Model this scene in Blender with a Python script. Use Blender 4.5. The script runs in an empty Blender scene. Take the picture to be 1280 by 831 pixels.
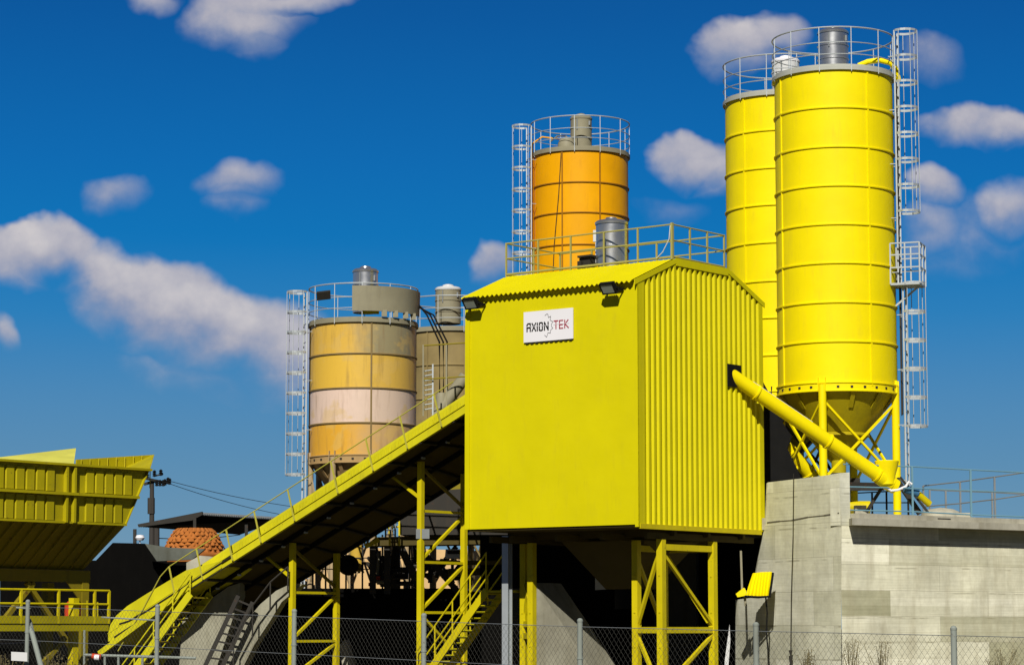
import bpy, math, random
from mathutils import Vector, Matrix
random.seed(7)
R = math.radians
scn = bpy.context.scene
COL = scn.collection

# ------------------------------------------------------------------ camera model
F = 3200.0
HOR = 785.0
PITCH = math.atan((HOR - 415.5) / F)
CAMZ = 1.6
CAM = Vector((0, 0, CAMZ))
FW = Vector((0, math.cos(PITCH), math.sin(PITCH)))
UP = Vector((0, -math.sin(PITCH), math.cos(PITCH)))
def ray(x, y):
    return Vector((1, 0, 0)) * (x - 640) + FW * F + UP * (415.5 - y)
def P(x, y, Y):
    d = ray(x, y)
    return CAM + d * (Y / d.y)
def PL(x, y, p0, n):
    d = ray(x, y)
    return CAM + d * ((p0 - CAM).dot(n) / d.dot(n))
V = lambda a, b, c=0.0: Vector((a, b, c))
ZU = Vector((0, 0, 1))

# ------------------------------------------------------------------ mesh builder
class MB:
    def __init__(s):
        s.v = []; s.f = []
    def add(s, vs, fs):
        o = len(s.v)
        s.v += [Vector(p) for p in vs]
        s.f += [tuple(i + o for i in f) for f in fs]
        return s
    def quad(s, a, b, c, d):
        return s.add([a, b, c, d], [(0, 1, 2, 3)])
    def hexa(s, p):      # 8 points, bottom loop then top loop
        return s.add(p, [(3, 2, 1, 0), (4, 5, 6, 7), (0, 1, 5, 4), (1, 2, 6, 5), (2, 3, 7, 6), (3, 0, 4, 7)])
    def box(s, c, sz, ax=None, ay=None, az=None):
        ax = (ax or V(1, 0, 0)) * sz[0] / 2; ay = (ay or V(0, 1, 0)) * sz[1] / 2; az = (az or ZU) * sz[2] / 2
        c = Vector(c)
        return s.hexa([c - ax - ay - az, c + ax - ay - az, c + ax + ay - az, c - ax + ay - az,
                       c - ax - ay + az, c + ax - ay + az, c + ax + ay + az, c - ax + ay + az])
    def beam(s, p0, p1, w, h, up=ZU):
        p0 = Vector(p0); p1 = Vector(p1)
        d = (p1 - p0); L = d.length
        if L < 1e-6: return s
        d /= L
        sx = d.cross(up)
        if sx.length < 1e-3: sx = d.cross(V(1, 0, 0)) if up is ZU else d.cross(ZU)
        sx.normalize(); sy = sx.cross(d).normalized()
        return s.box((p0 + p1) / 2, (w, L, h), sx, d, sy)
    def lbeam(s, p0, p1, w, a1, a2, t=.012):   # angle section: two flat legs
        p0 = Vector(p0); p1 = Vector(p1)
        for a, b in ((a1, a2), (a2, a1)):
            o = a * w / 2 - a * t / 2
            s.box((p0 + p1) / 2 + o, (w, (p1 - p0).length, t), a, (p1 - p0).normalized(), b)
        return s
    def tube(s, p0, p1, r, n=8, r1=None, cap=True):
        p0 = Vector(p0); p1 = Vector(p1); r1 = r if r1 is None else r1
        d = (p1 - p0)
        if d.length < 1e-6: return s
        d.normalize()
        a = d.cross(ZU)
        if a.length < 1e-3: a = V(1, 0, 0)
        a.normalize(); b = a.cross(d)
        vs = []; fs = []
        for p, q in ((p0, r), (p1, r1)):
            for i in range(n):
                t = 2 * math.pi * i / n
                vs.append(p + a * math.cos(t) * q + b * math.sin(t) * q)
        for i in range(n):
            j = (i + 1) % n
            fs.append((i, i + n, j + n, j))
        if cap:
            fs.append(tuple(range(n))); fs.append(tuple(range(2 * n - 1, n - 1, -1)))
        return s.add(vs, fs)
    def path(s, pts, r, n=6, closed=False):
        pts = [Vector(p) for p in pts]; m = len(pts); vs = []; fs = []
        for k, p in enumerate(pts):
            if closed: d = pts[(k + 1) % m] - pts[k - 1]
            else: d = pts[min(k + 1, m - 1)] - pts[max(k - 1, 0)]
            d.normalize()
            a = d.cross(ZU)
            if a.length < 1e-3: a = V(1, 0, 0)
            a.normalize(); b = a.cross(d)
            for i in range(n):
                t = 2 * math.pi * i / n
                vs.append(p + a * math.cos(t) * r + b * math.sin(t) * r)
        for k in range(m if closed else m - 1):
            k2 = (k + 1) % m
            for i in range(n):
                j = (i + 1) % n
                fs.append((k * n + i, k2 * n + i, k2 * n + j, k * n + j))
        if not closed:
            fs.append(tuple(range(n))); fs.append(tuple(range(m * n - 1, (m - 1) * n - 1, -1)))
        return s.add(vs, fs)
    def lathe(s, c, prof, n=48, a0=0.0, a1=360.0, cap=False):
        c = Vector(c); full = abs(a1 - a0 - 360) < 1e-6; m = n if full else n + 1
        vs = []; fs = []
        for (r, z) in prof:
            for i in range(m):
                t = R(a0 + (a1 - a0) * i / n)
                vs.append(c + V(math.sin(t) * r, -math.cos(t) * r, z))
        for k in range(len(prof) - 1):
            for i in range(n if full else n):
                j = (i + 1) % m
                fs.append((k * m + i, k * m + j, (k + 1) * m + j, (k + 1) * m + i))
        if cap:
            fs.append(tuple(range(m - 1, -1, -1)))
            o = (len(prof) - 1) * m
            fs.append(tuple(range(o, o + m)))
        return s.add(vs, fs)
    def prism(s, pts, ext):
        pts = [Vector(p) for p in pts]; ext = Vector(ext); n = len(pts)
        vs = pts + [p + ext for p in pts]
        fs = [tuple(range(n)), tuple(range(2 * n - 1, n - 1, -1))]
        for i in range(n):
            j = (i + 1) % n
            fs.append((j, i, i + n, j + n))
        return s.add(vs, fs)
    def build(s, name, mat, parent=None, label=None):
        org = Vector((0, 0, 0)); q = parent
        while q is not None:
            org += q.location; q = q.parent
        me = bpy.data.meshes.new(name)
        loc = Vector((0, 0, 0))
        if parent is None and s.v:      # origin at the base of a thing that is one mesh
            xs = [p.x for p in s.v]; ys = [p.y for p in s.v]; zs = [p.z for p in s.v]
            loc = V((min(xs) + max(xs)) / 2, (min(ys) + max(ys)) / 2, min(zs))
        me.from_pydata([p - org - loc for p in s.v], [], s.f)
        me.validate()
        uv = me.uv_layers.new(name='UVMap')
        for poly in me.polygons:
            n = poly.normal
            if abs(n.z) > .85:
                for li in poly.loop_indices:
                    w = me.vertices[me.loops[li].vertex_index].co + org + loc
                    uv.data[li].uv = (w.x, w.y)
            else:
                t = V(-n.y, n.x); t.normalize()
                for li in poly.loop_indices:
                    w = me.vertices[me.loops[li].vertex_index].co + org + loc
                    uv.data[li].uv = (w.dot(t), w.z)
        for poly in me.polygons: poly.use_smooth = True
        me.set_sharp_from_angle(angle=R(32))
        me.materials.append(mat)
        o = bpy.data.objects.new(name, me); COL.objects.link(o)
        o.location = loc
        if parent is not None: o.parent = parent
        if label: o['label'] = label
        return o

def thing(name, label, cat, loc, group=None):
    o = bpy.data.objects.new(name, None); COL.objects.link(o)
    o.empty_display_size = .3
    o.location = Vector(loc); o['label'] = label; o['category'] = cat
    if group: o['group'] = group
    return o
def tag(o, label, cat, group=None):
    o['label'] = label; o['category'] = cat
    if group: o['group'] = group
    return o
def struct(o):
    o['kind'] = 'structure'; return o
def dup(root, delta, label=None):
    r = root.copy(); COL.objects.link(r); r.location = root.location + Vector(delta)
    if label: r['label'] = label
    for ch in list(root.children):
        c = ch.copy(); COL.objects.link(c); c.parent = r
        for g in ch.children:
            d = g.copy(); COL.objects.link(d); d.parent = c
    return r

# ------------------------------------------------------------------ materials
def nodes(name):
    m = bpy.data.materials.new(name); m.use_nodes = True
    nt = m.node_tree; b = nt.nodes['Principled BSDF']
    return m, nt, b
def N(nt, t, **kw):
    n = nt.nodes.new(t)
    for k, v in kw.items():
        if k.startswith('i_'):
            n.inputs[k[2:].replace('_', ' ')].default_value = v
        else: setattr(n, k, v)
    return n
def ramp(nt, fac, stops, interp='LINEAR'):
    n = nt.nodes.new('ShaderNodeValToRGB'); n.color_ramp.interpolation = interp
    e = n.color_ramp.elements
    e[0].position = stops[0][0]; e[0].color = stops[0][1]
    e[1].position = stops[-1][0]; e[1].color = stops[-1][1]
    for p, c in stops[1:-1]:
        q = e.new(p); q.color = c
    nt.links.new(fac, n.inputs['Fac']); return n.outputs['Color']
def mixc(nt, fac, a, b, mode='MIX'):
    n = nt.nodes.new('ShaderNodeMix'); n.data_type = 'RGBA'; n.blend_type = mode
    for s, v in ((n.inputs['Factor'], fac), (n.inputs[6], a), (n.inputs[7], b)):
        if isinstance(v, bpy.types.NodeSocket): nt.links.new(v, s)
        else: s.default_value = v
    return n.outputs[2]
def math_(nt, op, a, b=None, c=None, clamp=False):
    n = nt.nodes.new('ShaderNodeMath'); n.operation = op; n.use_clamp = clamp
    for i, v in enumerate((a, b, c)):
        if v is None: continue
        if isinstance(v, bpy.types.NodeSocket): nt.links.new(v, n.inputs[i])
        else: n.inputs[i].default_value = v
    return n.outputs[0]
def coords(nt, kind='Geometry', scale=(1, 1, 1)):
    if kind == 'Geometry': o = nt.nodes.new('ShaderNodeNewGeometry').outputs['Position']
    else: o = nt.nodes.new('ShaderNodeTexCoord').outputs[kind]
    mp = nt.nodes.new('ShaderNodeMapping'); mp.inputs['Scale'].default_value = scale
    nt.links.new(o, mp.inputs['Vector']); return mp.outputs['Vector']
def noise(nt, vec, scale, detail=4, rough=.55, dist=0):
    n = nt.nodes.new('ShaderNodeTexNoise'); n.inputs['Scale'].default_value = scale
    n.inputs['Detail'].default_value = detail; n.inputs['Roughness'].default_value = rough
    n.inputs['Distortion'].default_value = dist
    nt.links.new(vec, n.inputs['Vector']); return n.outputs['Fac']
def c4(c): return (c[0], c[1], c[2], 1)
def bump(nt, b, h, strength=.2, dist=.02):
    n = nt.nodes.new('ShaderNodeBump'); n.inputs['Strength'].default_value = strength
    n.inputs['Distance'].default_value = dist
    nt.links.new(h, n.inputs['Height']); nt.links.new(n.outputs['Normal'], b.inputs['Normal'])

def paint(name, col, rough=.45, dirt=.25, dirtcol=None, rust=0.0, metal=0.0, fade=.10, spec=.16, wav=.06):
    m, nt, b = nodes(name)
    g = coords(nt); st = coords(nt, scale=(1, 1, .13))
    big = noise(nt, g, .9, 3)
    f = ramp(nt, big, [(.3, c4([x * (1 - fade) for x in col])), (.7, c4([min(1, x * (1 + fade * .5)) for x in col]))])
    sk = noise(nt, st, 5.5, 6, .65)
    dk = ramp(nt, sk, [(.5, (0, 0, 0, 1)), (.78, (1, 1, 1, 1))])
    spots = noise(nt, g, 2.3, 5, .6)
    dm = math_(nt, 'MULTIPLY', dk, ramp(nt, spots, [(.38, (0, 0, 0, 1)), (.65, (1, 1, 1, 1))]))
    dm = math_(nt, 'MULTIPLY', dm, dirt)
    dc = dirtcol or [x * .35 + .02 for x in col]
    c = mixc(nt, dm, f, c4(dc))
    if rust > 0:
        rn = noise(nt, g, 7, 7, .7)
        rm = ramp(nt, rn, [(.66 - rust * .12, (0, 0, 0, 1)), (.70, (1, 1, 1, 1))])
        c = mixc(nt, math_(nt, 'MULTIPLY', rm, .8), c, (.09, .035, .015, 1))
    nt.links.new(c, b.inputs['Base Color'])
    rr = noise(nt, g, 3.1, 4)
    nt.links.new(math_(nt, 'MULTIPLY_ADD', rr, .25, rough - .12), b.inputs['Roughness'])
    b.inputs['Metallic'].default_value = metal
    b.inputs['Specular IOR Level'].default_value = spec
    if wav: bump(nt, b, noise(nt, g, 1.6, 3), wav, .12)
    return m

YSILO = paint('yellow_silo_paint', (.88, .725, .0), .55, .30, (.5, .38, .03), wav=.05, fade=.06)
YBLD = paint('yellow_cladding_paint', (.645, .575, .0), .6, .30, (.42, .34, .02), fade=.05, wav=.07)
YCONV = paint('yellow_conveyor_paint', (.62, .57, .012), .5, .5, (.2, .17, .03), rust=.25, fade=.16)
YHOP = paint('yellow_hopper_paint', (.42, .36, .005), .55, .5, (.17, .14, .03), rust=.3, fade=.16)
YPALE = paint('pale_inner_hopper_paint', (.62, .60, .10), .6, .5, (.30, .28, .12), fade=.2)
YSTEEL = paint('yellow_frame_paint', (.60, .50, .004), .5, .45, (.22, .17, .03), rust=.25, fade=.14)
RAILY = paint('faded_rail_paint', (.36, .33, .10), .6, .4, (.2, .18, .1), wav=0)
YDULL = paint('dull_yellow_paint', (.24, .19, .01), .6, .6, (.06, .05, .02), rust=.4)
ORANGE = paint('orange_silo_paint', (.80, .37, .0), .5, .3, (.35, .16, .02), fade=.08)
ORDARK = paint('orange_seam_paint', (.34, .15, .01), .5, .3)
GBEIGE = paint('beige_grey_paint', (.27, .25, .17), .55, .4, (.12, .10, .07), fade=.15)
GALV = paint('galvanised_steel', (.46, .50, .52), .45, .35, (.25, .26, .26), metal=.35, wav=0)
GALVD = paint('dark_galvanised_steel', (.22, .24, .25), .45, .35, (.1, .1, .1), metal=.3, wav=0)
SILVER = paint('brushed_steel', (.55, .56, .57), .33, .3, (.3, .3, .3), metal=.85, wav=.02)
BLACK = paint('black_rubber', (.006, .006, .006), .85, .2, (.03, .03, .03), wav=0)
DARK = paint('shade_black_wall', (.0035, .0033, .003), .95, .6, (.009, .008, .006), wav=.1, spec=.05)  # near-black base colour stands for the deep shade on the rear walls
DKSTEEL = paint('dark_steel', (.032, .029, .024), .6, .4, (.07, .05, .03), rust=.3, wav=0, spec=.2)
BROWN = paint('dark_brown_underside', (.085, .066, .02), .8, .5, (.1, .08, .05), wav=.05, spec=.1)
CREAM = paint('cream_render', (.68, .46, .22), .85, .35, (.35, .24, .13), wav=.1, spec=.1)
WHITE = paint('white_panel', (.78, .77, .80), .4, .05, wav=0, fade=.03)
OFFW = paint('off_white_plastic', (.62, .63, .63), .4, .2, wav=0)
INK = paint('black_lettering', (.006, .006, .006), .5, 0, wav=0)
RED = paint('dark_red_lettering', (.36, .025, .06), .5, 0, wav=0)
GREYL = paint('grey_outline', (.12, .12, .13), .5, 0, wav=0)
REDP = paint('red_warning_paint', (.55, .06, .02), .5, .3)
BLUE = paint('blue_motor_paint', (.05, .16, .30), .45, .3)
GLASS = paint('lamp_glass', (.30, .34, .30), .15, .1, wav=0, spec=.7)
ORANGEP = paint('orange_machine_paint', (.75, .30, .01), .5, .3)
WOOD = paint('weathered_pole_wood', (.05, .045, .04), .8, .3)

def concrete(name, base, board=True, dark=.5, bs=(2.6, .42), lo=.68, contrast=.26):
    m, nt, b = nodes(name)
    uv = coords(nt, 'UV'); g = coords(nt); st = coords(nt, scale=(1, 1, .16))
    n1 = noise(nt, g, .7, 5, .6); n2 = noise(nt, g, 6, 6, .6)
    c = ramp(nt, n1, [(.25, c4([x * lo for x in base])), (.75, c4([x * 1.15 for x in base]))])
    if board:
        bt = nt.nodes.new('ShaderNodeTexBrick')
        bt.offset = .5; bt.inputs['Scale'].default_value = 1
        bt.inputs['Brick Width'].default_value = bs[0]; bt.inputs['Row Height'].default_value = bs[1]
        bt.inputs['Mortar Size'].default_value = .006; bt.inputs['Mortar Smooth'].default_value = .3
        bt.inputs['Color1'].default_value = (1 - contrast, 1 - contrast, .97 - contrast * 1.15, 1); bt.inputs['Color2'].default_value = (1.14, 1.14, 1.15, 1)
        bt.inputs['Mortar'].default_value = (.52, .5, .45, 1); bt.inputs['Bias'].default_value = -.1
        # waver the joints a little
        nv = nt.nodes.new('ShaderNodeTexNoise'); nv.inputs['Scale'].default_value = 1.2
        nt.links.new(uv, nv.inputs['Vector'])
        mx = nt.nodes.new('ShaderNodeMix'); mx.data_type = 'VECTOR'; mx.inputs['Factor'].default_value = .03
        nt.links.new(uv, mx.inputs[4]); nt.links.new(nv.outputs['Color'], mx.inputs[5])
        nt.links.new(mx.outputs[1], bt.inputs['Vector'])
        c = mixc(nt, .85, c, bt.outputs['Color'], 'MULTIPLY')
        b2 = nt.nodes.new('ShaderNodeTexBrick'); b2.offset = .37; b2.inputs['Scale'].default_value = 1
        b2.inputs['Brick Width'].default_value = bs[0] * 1.7; b2.inputs['Row Height'].default_value = bs[1] * .34
        b2.inputs['Mortar Size'].default_value = .004; b2.inputs['Mortar Smooth'].default_value = .6; b2.inputs['Bias'].default_value = 0
        b2.inputs['Color1'].default_value = (.88, .88, .84, 1); b2.inputs['Color2'].default_value = (1.07, 1.07, 1.07, 1); b2.inputs['Mortar'].default_value = (.80, .78, .70, 1)
        nt.links.new(mx.outputs[1], b2.inputs['Vector'])
        c = mixc(nt, min(1, contrast * 2.4), c, b2.outputs['Color'], 'MULTIPLY')
        # dark ragged seams where the lifts meet, only here and there
        hz = coords(nt, 'UV', (.35, 1, 1)); hn = nt.nodes.new('ShaderNodeTexWave'); hn.bands_direction = 'Y'; hn.inputs['Scale'].default_value = .43 / bs[1] * .73
        hn.inputs['Distortion'].default_value = .5; hn.inputs['Detail'].default_value = 4; hn.inputs['Detail Scale'].default_value = 2.5; nt.links.new(hz, hn.inputs['Vector'])
        hm = math_(nt, 'MULTIPLY', ramp(nt, hn.outputs['Fac'], [(.0, (1, 1, 1, 1)), (.012, (0, 0, 0, 1))]), ramp(nt, noise(nt, g, 1.4, 4), [(.48, (0, 0, 0, 1)), (.6, (1, 1, 1, 1))]))
        c = mixc(nt, math_(nt, 'MULTIPLY', hm, .6), c, c4([base[0] * .3, base[1] * .28, base[2] * .22]))
        # fine board grain
        gr = coords(nt, 'UV', (.6, 14, 1))
        gn = noise(nt, gr, 1.3, 4, .6)
        c = mixc(nt, .55, c, ramp(nt, gn, [(.3, (.80, .79, .76, 1)), (.7, (1.08, 1.08, 1.08, 1))]), 'MULTIPLY')
    sk = noise(nt, st, 3.2, 7, .65)
    km = math_(nt, 'MULTIPLY', ramp(nt, sk, [(.46, (0, 0, 0, 1)), (.75, (1, 1, 1, 1))]), dark)
    c = mixc(nt, km, c, c4([base[0] * .42, base[1] * .38, base[2] * .30]))
    c = mixc(nt, .5, c, ramp(nt, n2, [(.3, (.82, .82, .80, 1)), (.7, (1.08, 1.08, 1.08, 1))]), 'MULTIPLY')
    nt.links.new(c, b.inputs['Base Color'])
    b.inputs['Roughness'].default_value = .9; b.inputs['Specular IOR Level'].default_value = .15
    bump(nt, b, n2, .25, .02)
    return m
CONC = concrete('board_marked_concrete', (.95, .93, .74), contrast=.5, bs=(3.4, .62))
CONC2 = concrete('cast_concrete_panels', (.73, .73, .60), bs=(1.6, .82), dark=.35, contrast=.15)
CONCP = concrete('plain_concrete', (.46, .44, .35), board=False, dark=.4)
CONCD = concrete('grey_roof_screed', (.13, .14, .12), board=False)

def silo_old_mat():
    m, nt, b = nodes('patched_silo_paint')
    tc = nt.nodes.new('ShaderNodeTexCoord'); sep = nt.nodes.new('ShaderNodeSeparateXYZ')
    nt.links.new(tc.outputs['Object'], sep.inputs[0])
    return m, nt, b, sep
# ------------------------------------------------------------------ main directions
UD = V(-.788, .616); VD = V(.616, .788)
UD.normalize(); VD.normalize()
C0 = P(797, 655, 62.0); C0.z = 0
def B(a, w, z): return V(C0.x, C0.y) + UD * a + VD * w + ZU * z
def zat(x, y, Y): return P(x, y, Y).z

# ------------------------------------------------------------------ silo pieces
def ang(c, r, deg, z):
    t = R(deg); return V(c.x + math.sin(t) * r, c.y - math.cos(t) * r, z)

def ladder(root, base, out, z0, z1, cage_z0=None, w=.42, mat=None, cr=.36, hoop=.9, nstr=5):
    """ladder standing off a wall: base = xy of wall point, out = outward unit vector"""
    mat = mat or GALV
    side = out.cross(ZU).normalized()
    L = MB()
    for s in (-1, 1):
        L.beam(base + out * .12 + side * s * w / 2 + ZU * z0, base + out * .12 + side * s * w / 2 + ZU * z1, .065, .04)
    z = z0 + .2
    while z < z1 - .05:
        L.tube(base + out * .12 - side * w / 2 + ZU * z, base + out * .12 + side * w / 2 + ZU * z, .014, 6)
        z += .28
    z = z0 + .3
    while z < z1:
        for s in (-1, 1):
            L.beam(base + side * s * w / 2 + ZU * z - out * .05, base + side * s * w / 2 + out * .12 + ZU * z, .03, .02)
        z += 1.5
    lo = L.build('ladder', mat, root)
    if cage_z0 is not None:
        Cg = MB(); z = z1
        cc = base + out * (.12 + cr * .75)
        a0 = -125; a1 = 125
        ang0 = math.atan2(out.y, out.x)
        def cp(a, z): return cc + V(math.cos(ang0 + R(a)), math.sin(ang0 + R(a))) * cr + ZU * z
        while z > cage_z0 - .01:
            pts = [base + out * .12 - side * w / 2 * (-1) + ZU * z] + [cp(a, z) for a in range(a0, a1 + 1, 25)] + [base + out * .12 - side * w / 2 + ZU * z]
            pts = [cp(a, z) for a in range(a0, a1 + 1, 25)]
            for k in range(len(pts) - 1):
                Cg.beam(pts[k], pts[k + 1], .014, .065)
            for s, q in ((1, pts[0]), (-1, pts[-1])):
                e1 = base + out * .12 + side * w / 2 + ZU * z; e2 = base + out * .12 - side * w / 2 + ZU * z
                e = e1 if (e1 - q).length < (e2 - q).length else e2
                Cg.beam(q, e, .012, .055)
            z -= hoop
        zl = z + hoop
        for a in [(-110 + 220 * i / (nstr - 1)) for i in range(nstr)]:
            Cg.beam(cp(a, zl), cp(a, z1), .055, .014)
        Cg.build('safety_cage', mat, lo)
    return lo

def ring_rail(root, c, r, z, h=1.1, n=12, a_off=0, skip=(), mat=None, rt=.022, rails=(1.0, .62, .32)):
    mat = mat or GALV
    M = MB()
    for k, f in enumerate(rails):
        q = rt if k == 0 else rt * .65
        M.path([ang(c, r, a, z + h * f) for a in range(0, 360, 8)], q, 6, True)
    ro = M.build('guard_rail', mat, root)
    for i in range(n):
        a = a_off + 360 * i / n
        if i in skip: continue
        MB().beam(ang(c, r, a, z - .12), ang(c, r, a, z + h), .055, .02).build('rail_post', mat, ro)
    return ro

def filter_unit(root, c, r, z0, z1, mat, name='dust_filter', lid=None):
    M = MB(); H = z1 - z0
    M.lathe(c, [(r * .96, z0), (r, z0), (r, z0 + H * .32), (r * 1.05, z0 + H * .325), (r * 1.05, z0 + H * .35), (r, z0 + H * .355),
                (r, z0 + H * .66), (r * 1.05, z0 + H * .665), (r * 1.05, z0 + H * .69), (r, z0 + H * .695), (r, z1)], 32)
    fo = M.build(name, mat, root)
    T = MB(); T.lathe(c, [(r * 1.04, z1 - .02), (r * 1.06, z1 + .03), (r * .9, z1 + .09), (r * .45, z1 + .13), (r * .42, z1 + .17), (r * .2, z1 + .2), (.001, z1 + .21)], 28)
    T.build('lid', lid or mat, fo)
    K = MB()
    K.box(c + V(r * .75, -r * .75, z0 + H * .83), (.05, .05, H * .14))
    K.tube(c + V(-r * .4, -r * .95, z0 + H * .6), c + V(-r * .4, -r * .95, z1 - .05), .02, 6)
    K.build('bracket', GALVD, fo)
    return fo

def silo(name, label, c, r, ztop, zbot, bands, mat, seams, seam_mat=None, cone=1.9, legs=(-22, 68, 158, 248), zdeck=4.5, leg_r=.11,
         cone_mat=None, leg_mat=None, seam_bulk=.03, rimmat=None, rail_mat=None, group=None, rail_off=10, cone_only=None):
    root = thing(name, label, 'silo', V(c.x, c.y, zdeck), group)
    M = MB()
    M.lathe(c, [(r, zbot), (r, ztop)], 96)
    M.build('shell', mat, root)
    Bn = MB()
    for z in bands:
        Bn.lathe(c, [(r - .01, z - .035), (r + .035, z - .03), (r + .04, z), (r + .035, z + .012), (r - .01, z + .014)], 96)
    Bn.build('stiffener_bands', seam_mat or mat, root)
    S = MB()
    for a in seams:
        t = R(a); o = V(math.sin(t), -math.cos(t)); s = V(math.cos(t), math.sin(t))
        S.box(V(c.x, c.y, (ztop + zbot) / 2) + o * r, (.045, seam_bulk * 2, ztop - zbot - .04), s, o)
    S.build('seam', seam_mat or mat, root)
    rim = MB()
    rim.lathe(c, [(r - .02, ztop - .03), (r + .07, ztop - .03), (r + .07, ztop + .07), (r + .03, ztop + .07), (r + .03, ztop + .13), (r - .02, ztop + .13), (r - .02, ztop + .08), (.001, ztop + .24)], 96)
    rim.build('top_deck', rimmat or GBEIGE, root)
    fl = MB()
    fl.lathe(c, [(r - .01, zbot + .12), (r + .05, zbot + .11), (r + .05, zbot + .08), (r + .02, zbot + .07), (r + .02, zbot - .10), (r + .05, zbot - .11), (r + .05, zbot - .14), (r - .05, zbot - .14)], 96)
    fo = fl.build('skirt_flange', mat if cone_mat is None else cone_mat, root)
    H = MB()
    for i in range(28):
        a = i * 360 / 28 + 6
        t = R(a); o = V(math.sin(t), -math.cos(t)); s = V(math.cos(t), math.sin(t))
        H.box(V(c.x, c.y, zbot - .02) + o * (r + .025), (.07, .02, .06), s, o)
    H.build('bolt_holes', DKSTEEL, fo)
    cm = cone_mat or mat
    K = MB()
    K.lathe(c, [(r - .05, zbot - .1), (r * .52, zbot - cone * .62), (r * .53, zbot - cone * .62 - .02), (r * .53, zbot - cone * .66), (r * .50, zbot - cone * .66), (.20, zbot - cone), (.20, zbot - cone - .35)], 64)
    for a in range(0, 360, 30):
        t = R(a + 8); o = V(math.sin(t), -math.cos(t)); s = V(math.cos(t), math.sin(t))
        K.beam(V(c.x, c.y, zbot - .15) + o * (r - .02), V(c.x, c.y, zbot - .55) + o * (r - .33), .02, .12, s)
    K.build('hopper_cone', cone_only or cm, root)
    lm = leg_mat or mat
    for a in legs:
        p = ang(c, r - .02, a, 0)
        Lg = MB(); Lg.tube(p + ZU * zdeck, p + ZU * (zbot + .05), leg_r, 16)
        t = R(a); o = V(math.sin(t), -math.cos(t)); s = V(math.cos(t), math.sin(t))
        for q in (-1, 1):
            Lg.box(p + s * q * .1 + ZU * (zbot + .06), (.02, .16, .34), s, o)
        Lg.box(p + ZU * (zdeck + .015), (.36, .36, .03))
        Lg.build('leg', lm, root)
    nb = len(legs)
    for i in range(nb):
        a, b2 = ang(c, r, legs[i], 0), ang(c, r, legs[(i + 1) % nb], 0)
        h0 = zdeck + (zbot - zdeck) * .32; h1 = zbot - .35
        X = MB()
        X.beam(a + ZU * h0, b2 + ZU * h1, .06, .06); X.beam(b2 + ZU * h0, a + ZU * h1, .06, .06)
        MB().beam(a + ZU * (h0 - .1), b2 + ZU * (h0 - .1), .08, .10).build('tie_beam', DKSTEEL, root)
        X.build('cross_brace', lm, root)
    ring_rail(root, V(c.x, c.y), r + .05, ztop + .05, 1.1, 12, rail_off, mat=rail_mat)
    return root

SR = 1.63
YCONE = paint('shaded_dusty_cone_paint', (.42, .34, .005), .6, .6, (.12, .09, .02))  # yellow darkened for the shade under the cone, plus dirt streaks
RIML = paint('light_rim_paint', (.42, .43, .38), .5, .4, (.25, .24, .18))
# --------- the two bright yellow silos on the right
SY = 70.0
cA = P(1046, 415, SY); cA.z = 0
rimf = lambda x, y, Y: P(x, y, Y - SR).z
bandsA = [rimf(1043.5, y, SY) for y in (133.6, 182.8, 231.3, 279.5, 328, 377, 426)]
zt = rimf(1043.5, 86, SY); zb = rimf(1043.5, 482, SY)
DECK = zat(1066, 645, 63.9)
sA = silo('yellow_silo', 'taller bright yellow silo nearest the right edge, beside the caged ladder with a landing', cA, SR, zt, zb, bandsA, YSILO,
          (27, -69, 118, 200), zdeck=DECK, rimmat=RIML, cone_only=YCONE, group='pair of bright yellow silos')
filter_unit(sA, V(cA.x + .0, cA.y - .1), .42, zt + .2, zt + 1.32, SILVER, lid=SILVER)
# filling pipe over the rim
M = MB(); t0 = ang(cA, 1.0, 75, zt + .2)
M.path([ang(cA, .75, 62, zt + .36), ang(cA, 1.0, 66, zt + .46), ang(cA, 1.3, 70, zt + .5), ang(cA, 1.6, 74, zt + .42), ang(cA, 1.76, 77, zt + .22), ang(cA, 1.80, 78, zt - .05)], .075, 10)
M.build('filling_pipe', YSILO, sA)
# cage ladder and landing
outA = V(.94, -.34).normalized()
pl_z = zat(1130, 358, SY - .5)
bl = V(cA.x, cA.y) + outA * (SR + .02)
ladder(sA, bl, outA, pl_z + .05, zt + 1.25, pl_z + 1.9, hoop=.72, cr=.34)
lad2 = bl + outA * .12
ladder(sA, lad2, outA, DECK + .9, pl_z + .05, zat(1140, 553, SY - .5), hoop=.78, cr=.33)
D = MB(); sd = outA.cross(ZU).normalized()
pc = bl + outA * .35
D.box(pc + ZU * pl_z, (.80, .85, .06), outA, sd)
po = D.build('landing', GALV, sA)
D = MB()
for h in (.45, .8, 1.12):
    c1 = [pc + outA * i * .4 + sd * j * .42 + ZU * (pl_z + h) for i, j in ((-1, 1), (1, 1), (1, -1), (-1, -1))]
    for k in range(3): D.beam(c1[k], c1[k + 1], .035, .035)
for i, j in ((-1, 1), (0, 1), (1, 1), (1, 0), (1, -1), (0, -1), (-1, -1)):
    q = pc + outA * i * .4 + sd * j * .42
    D.beam(q + ZU * pl_z, q + ZU * (pl_z + 1.12), .04, .04)
D.build('landing_rail', GALV, po)
D = MB()
D.beam(pc + outA * .3 + ZU * (pl_z - .03), pc - outA * .35 + ZU * (pl_z - .55), .05, .05)
D.build('landing_bracket', GALV, po)
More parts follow.
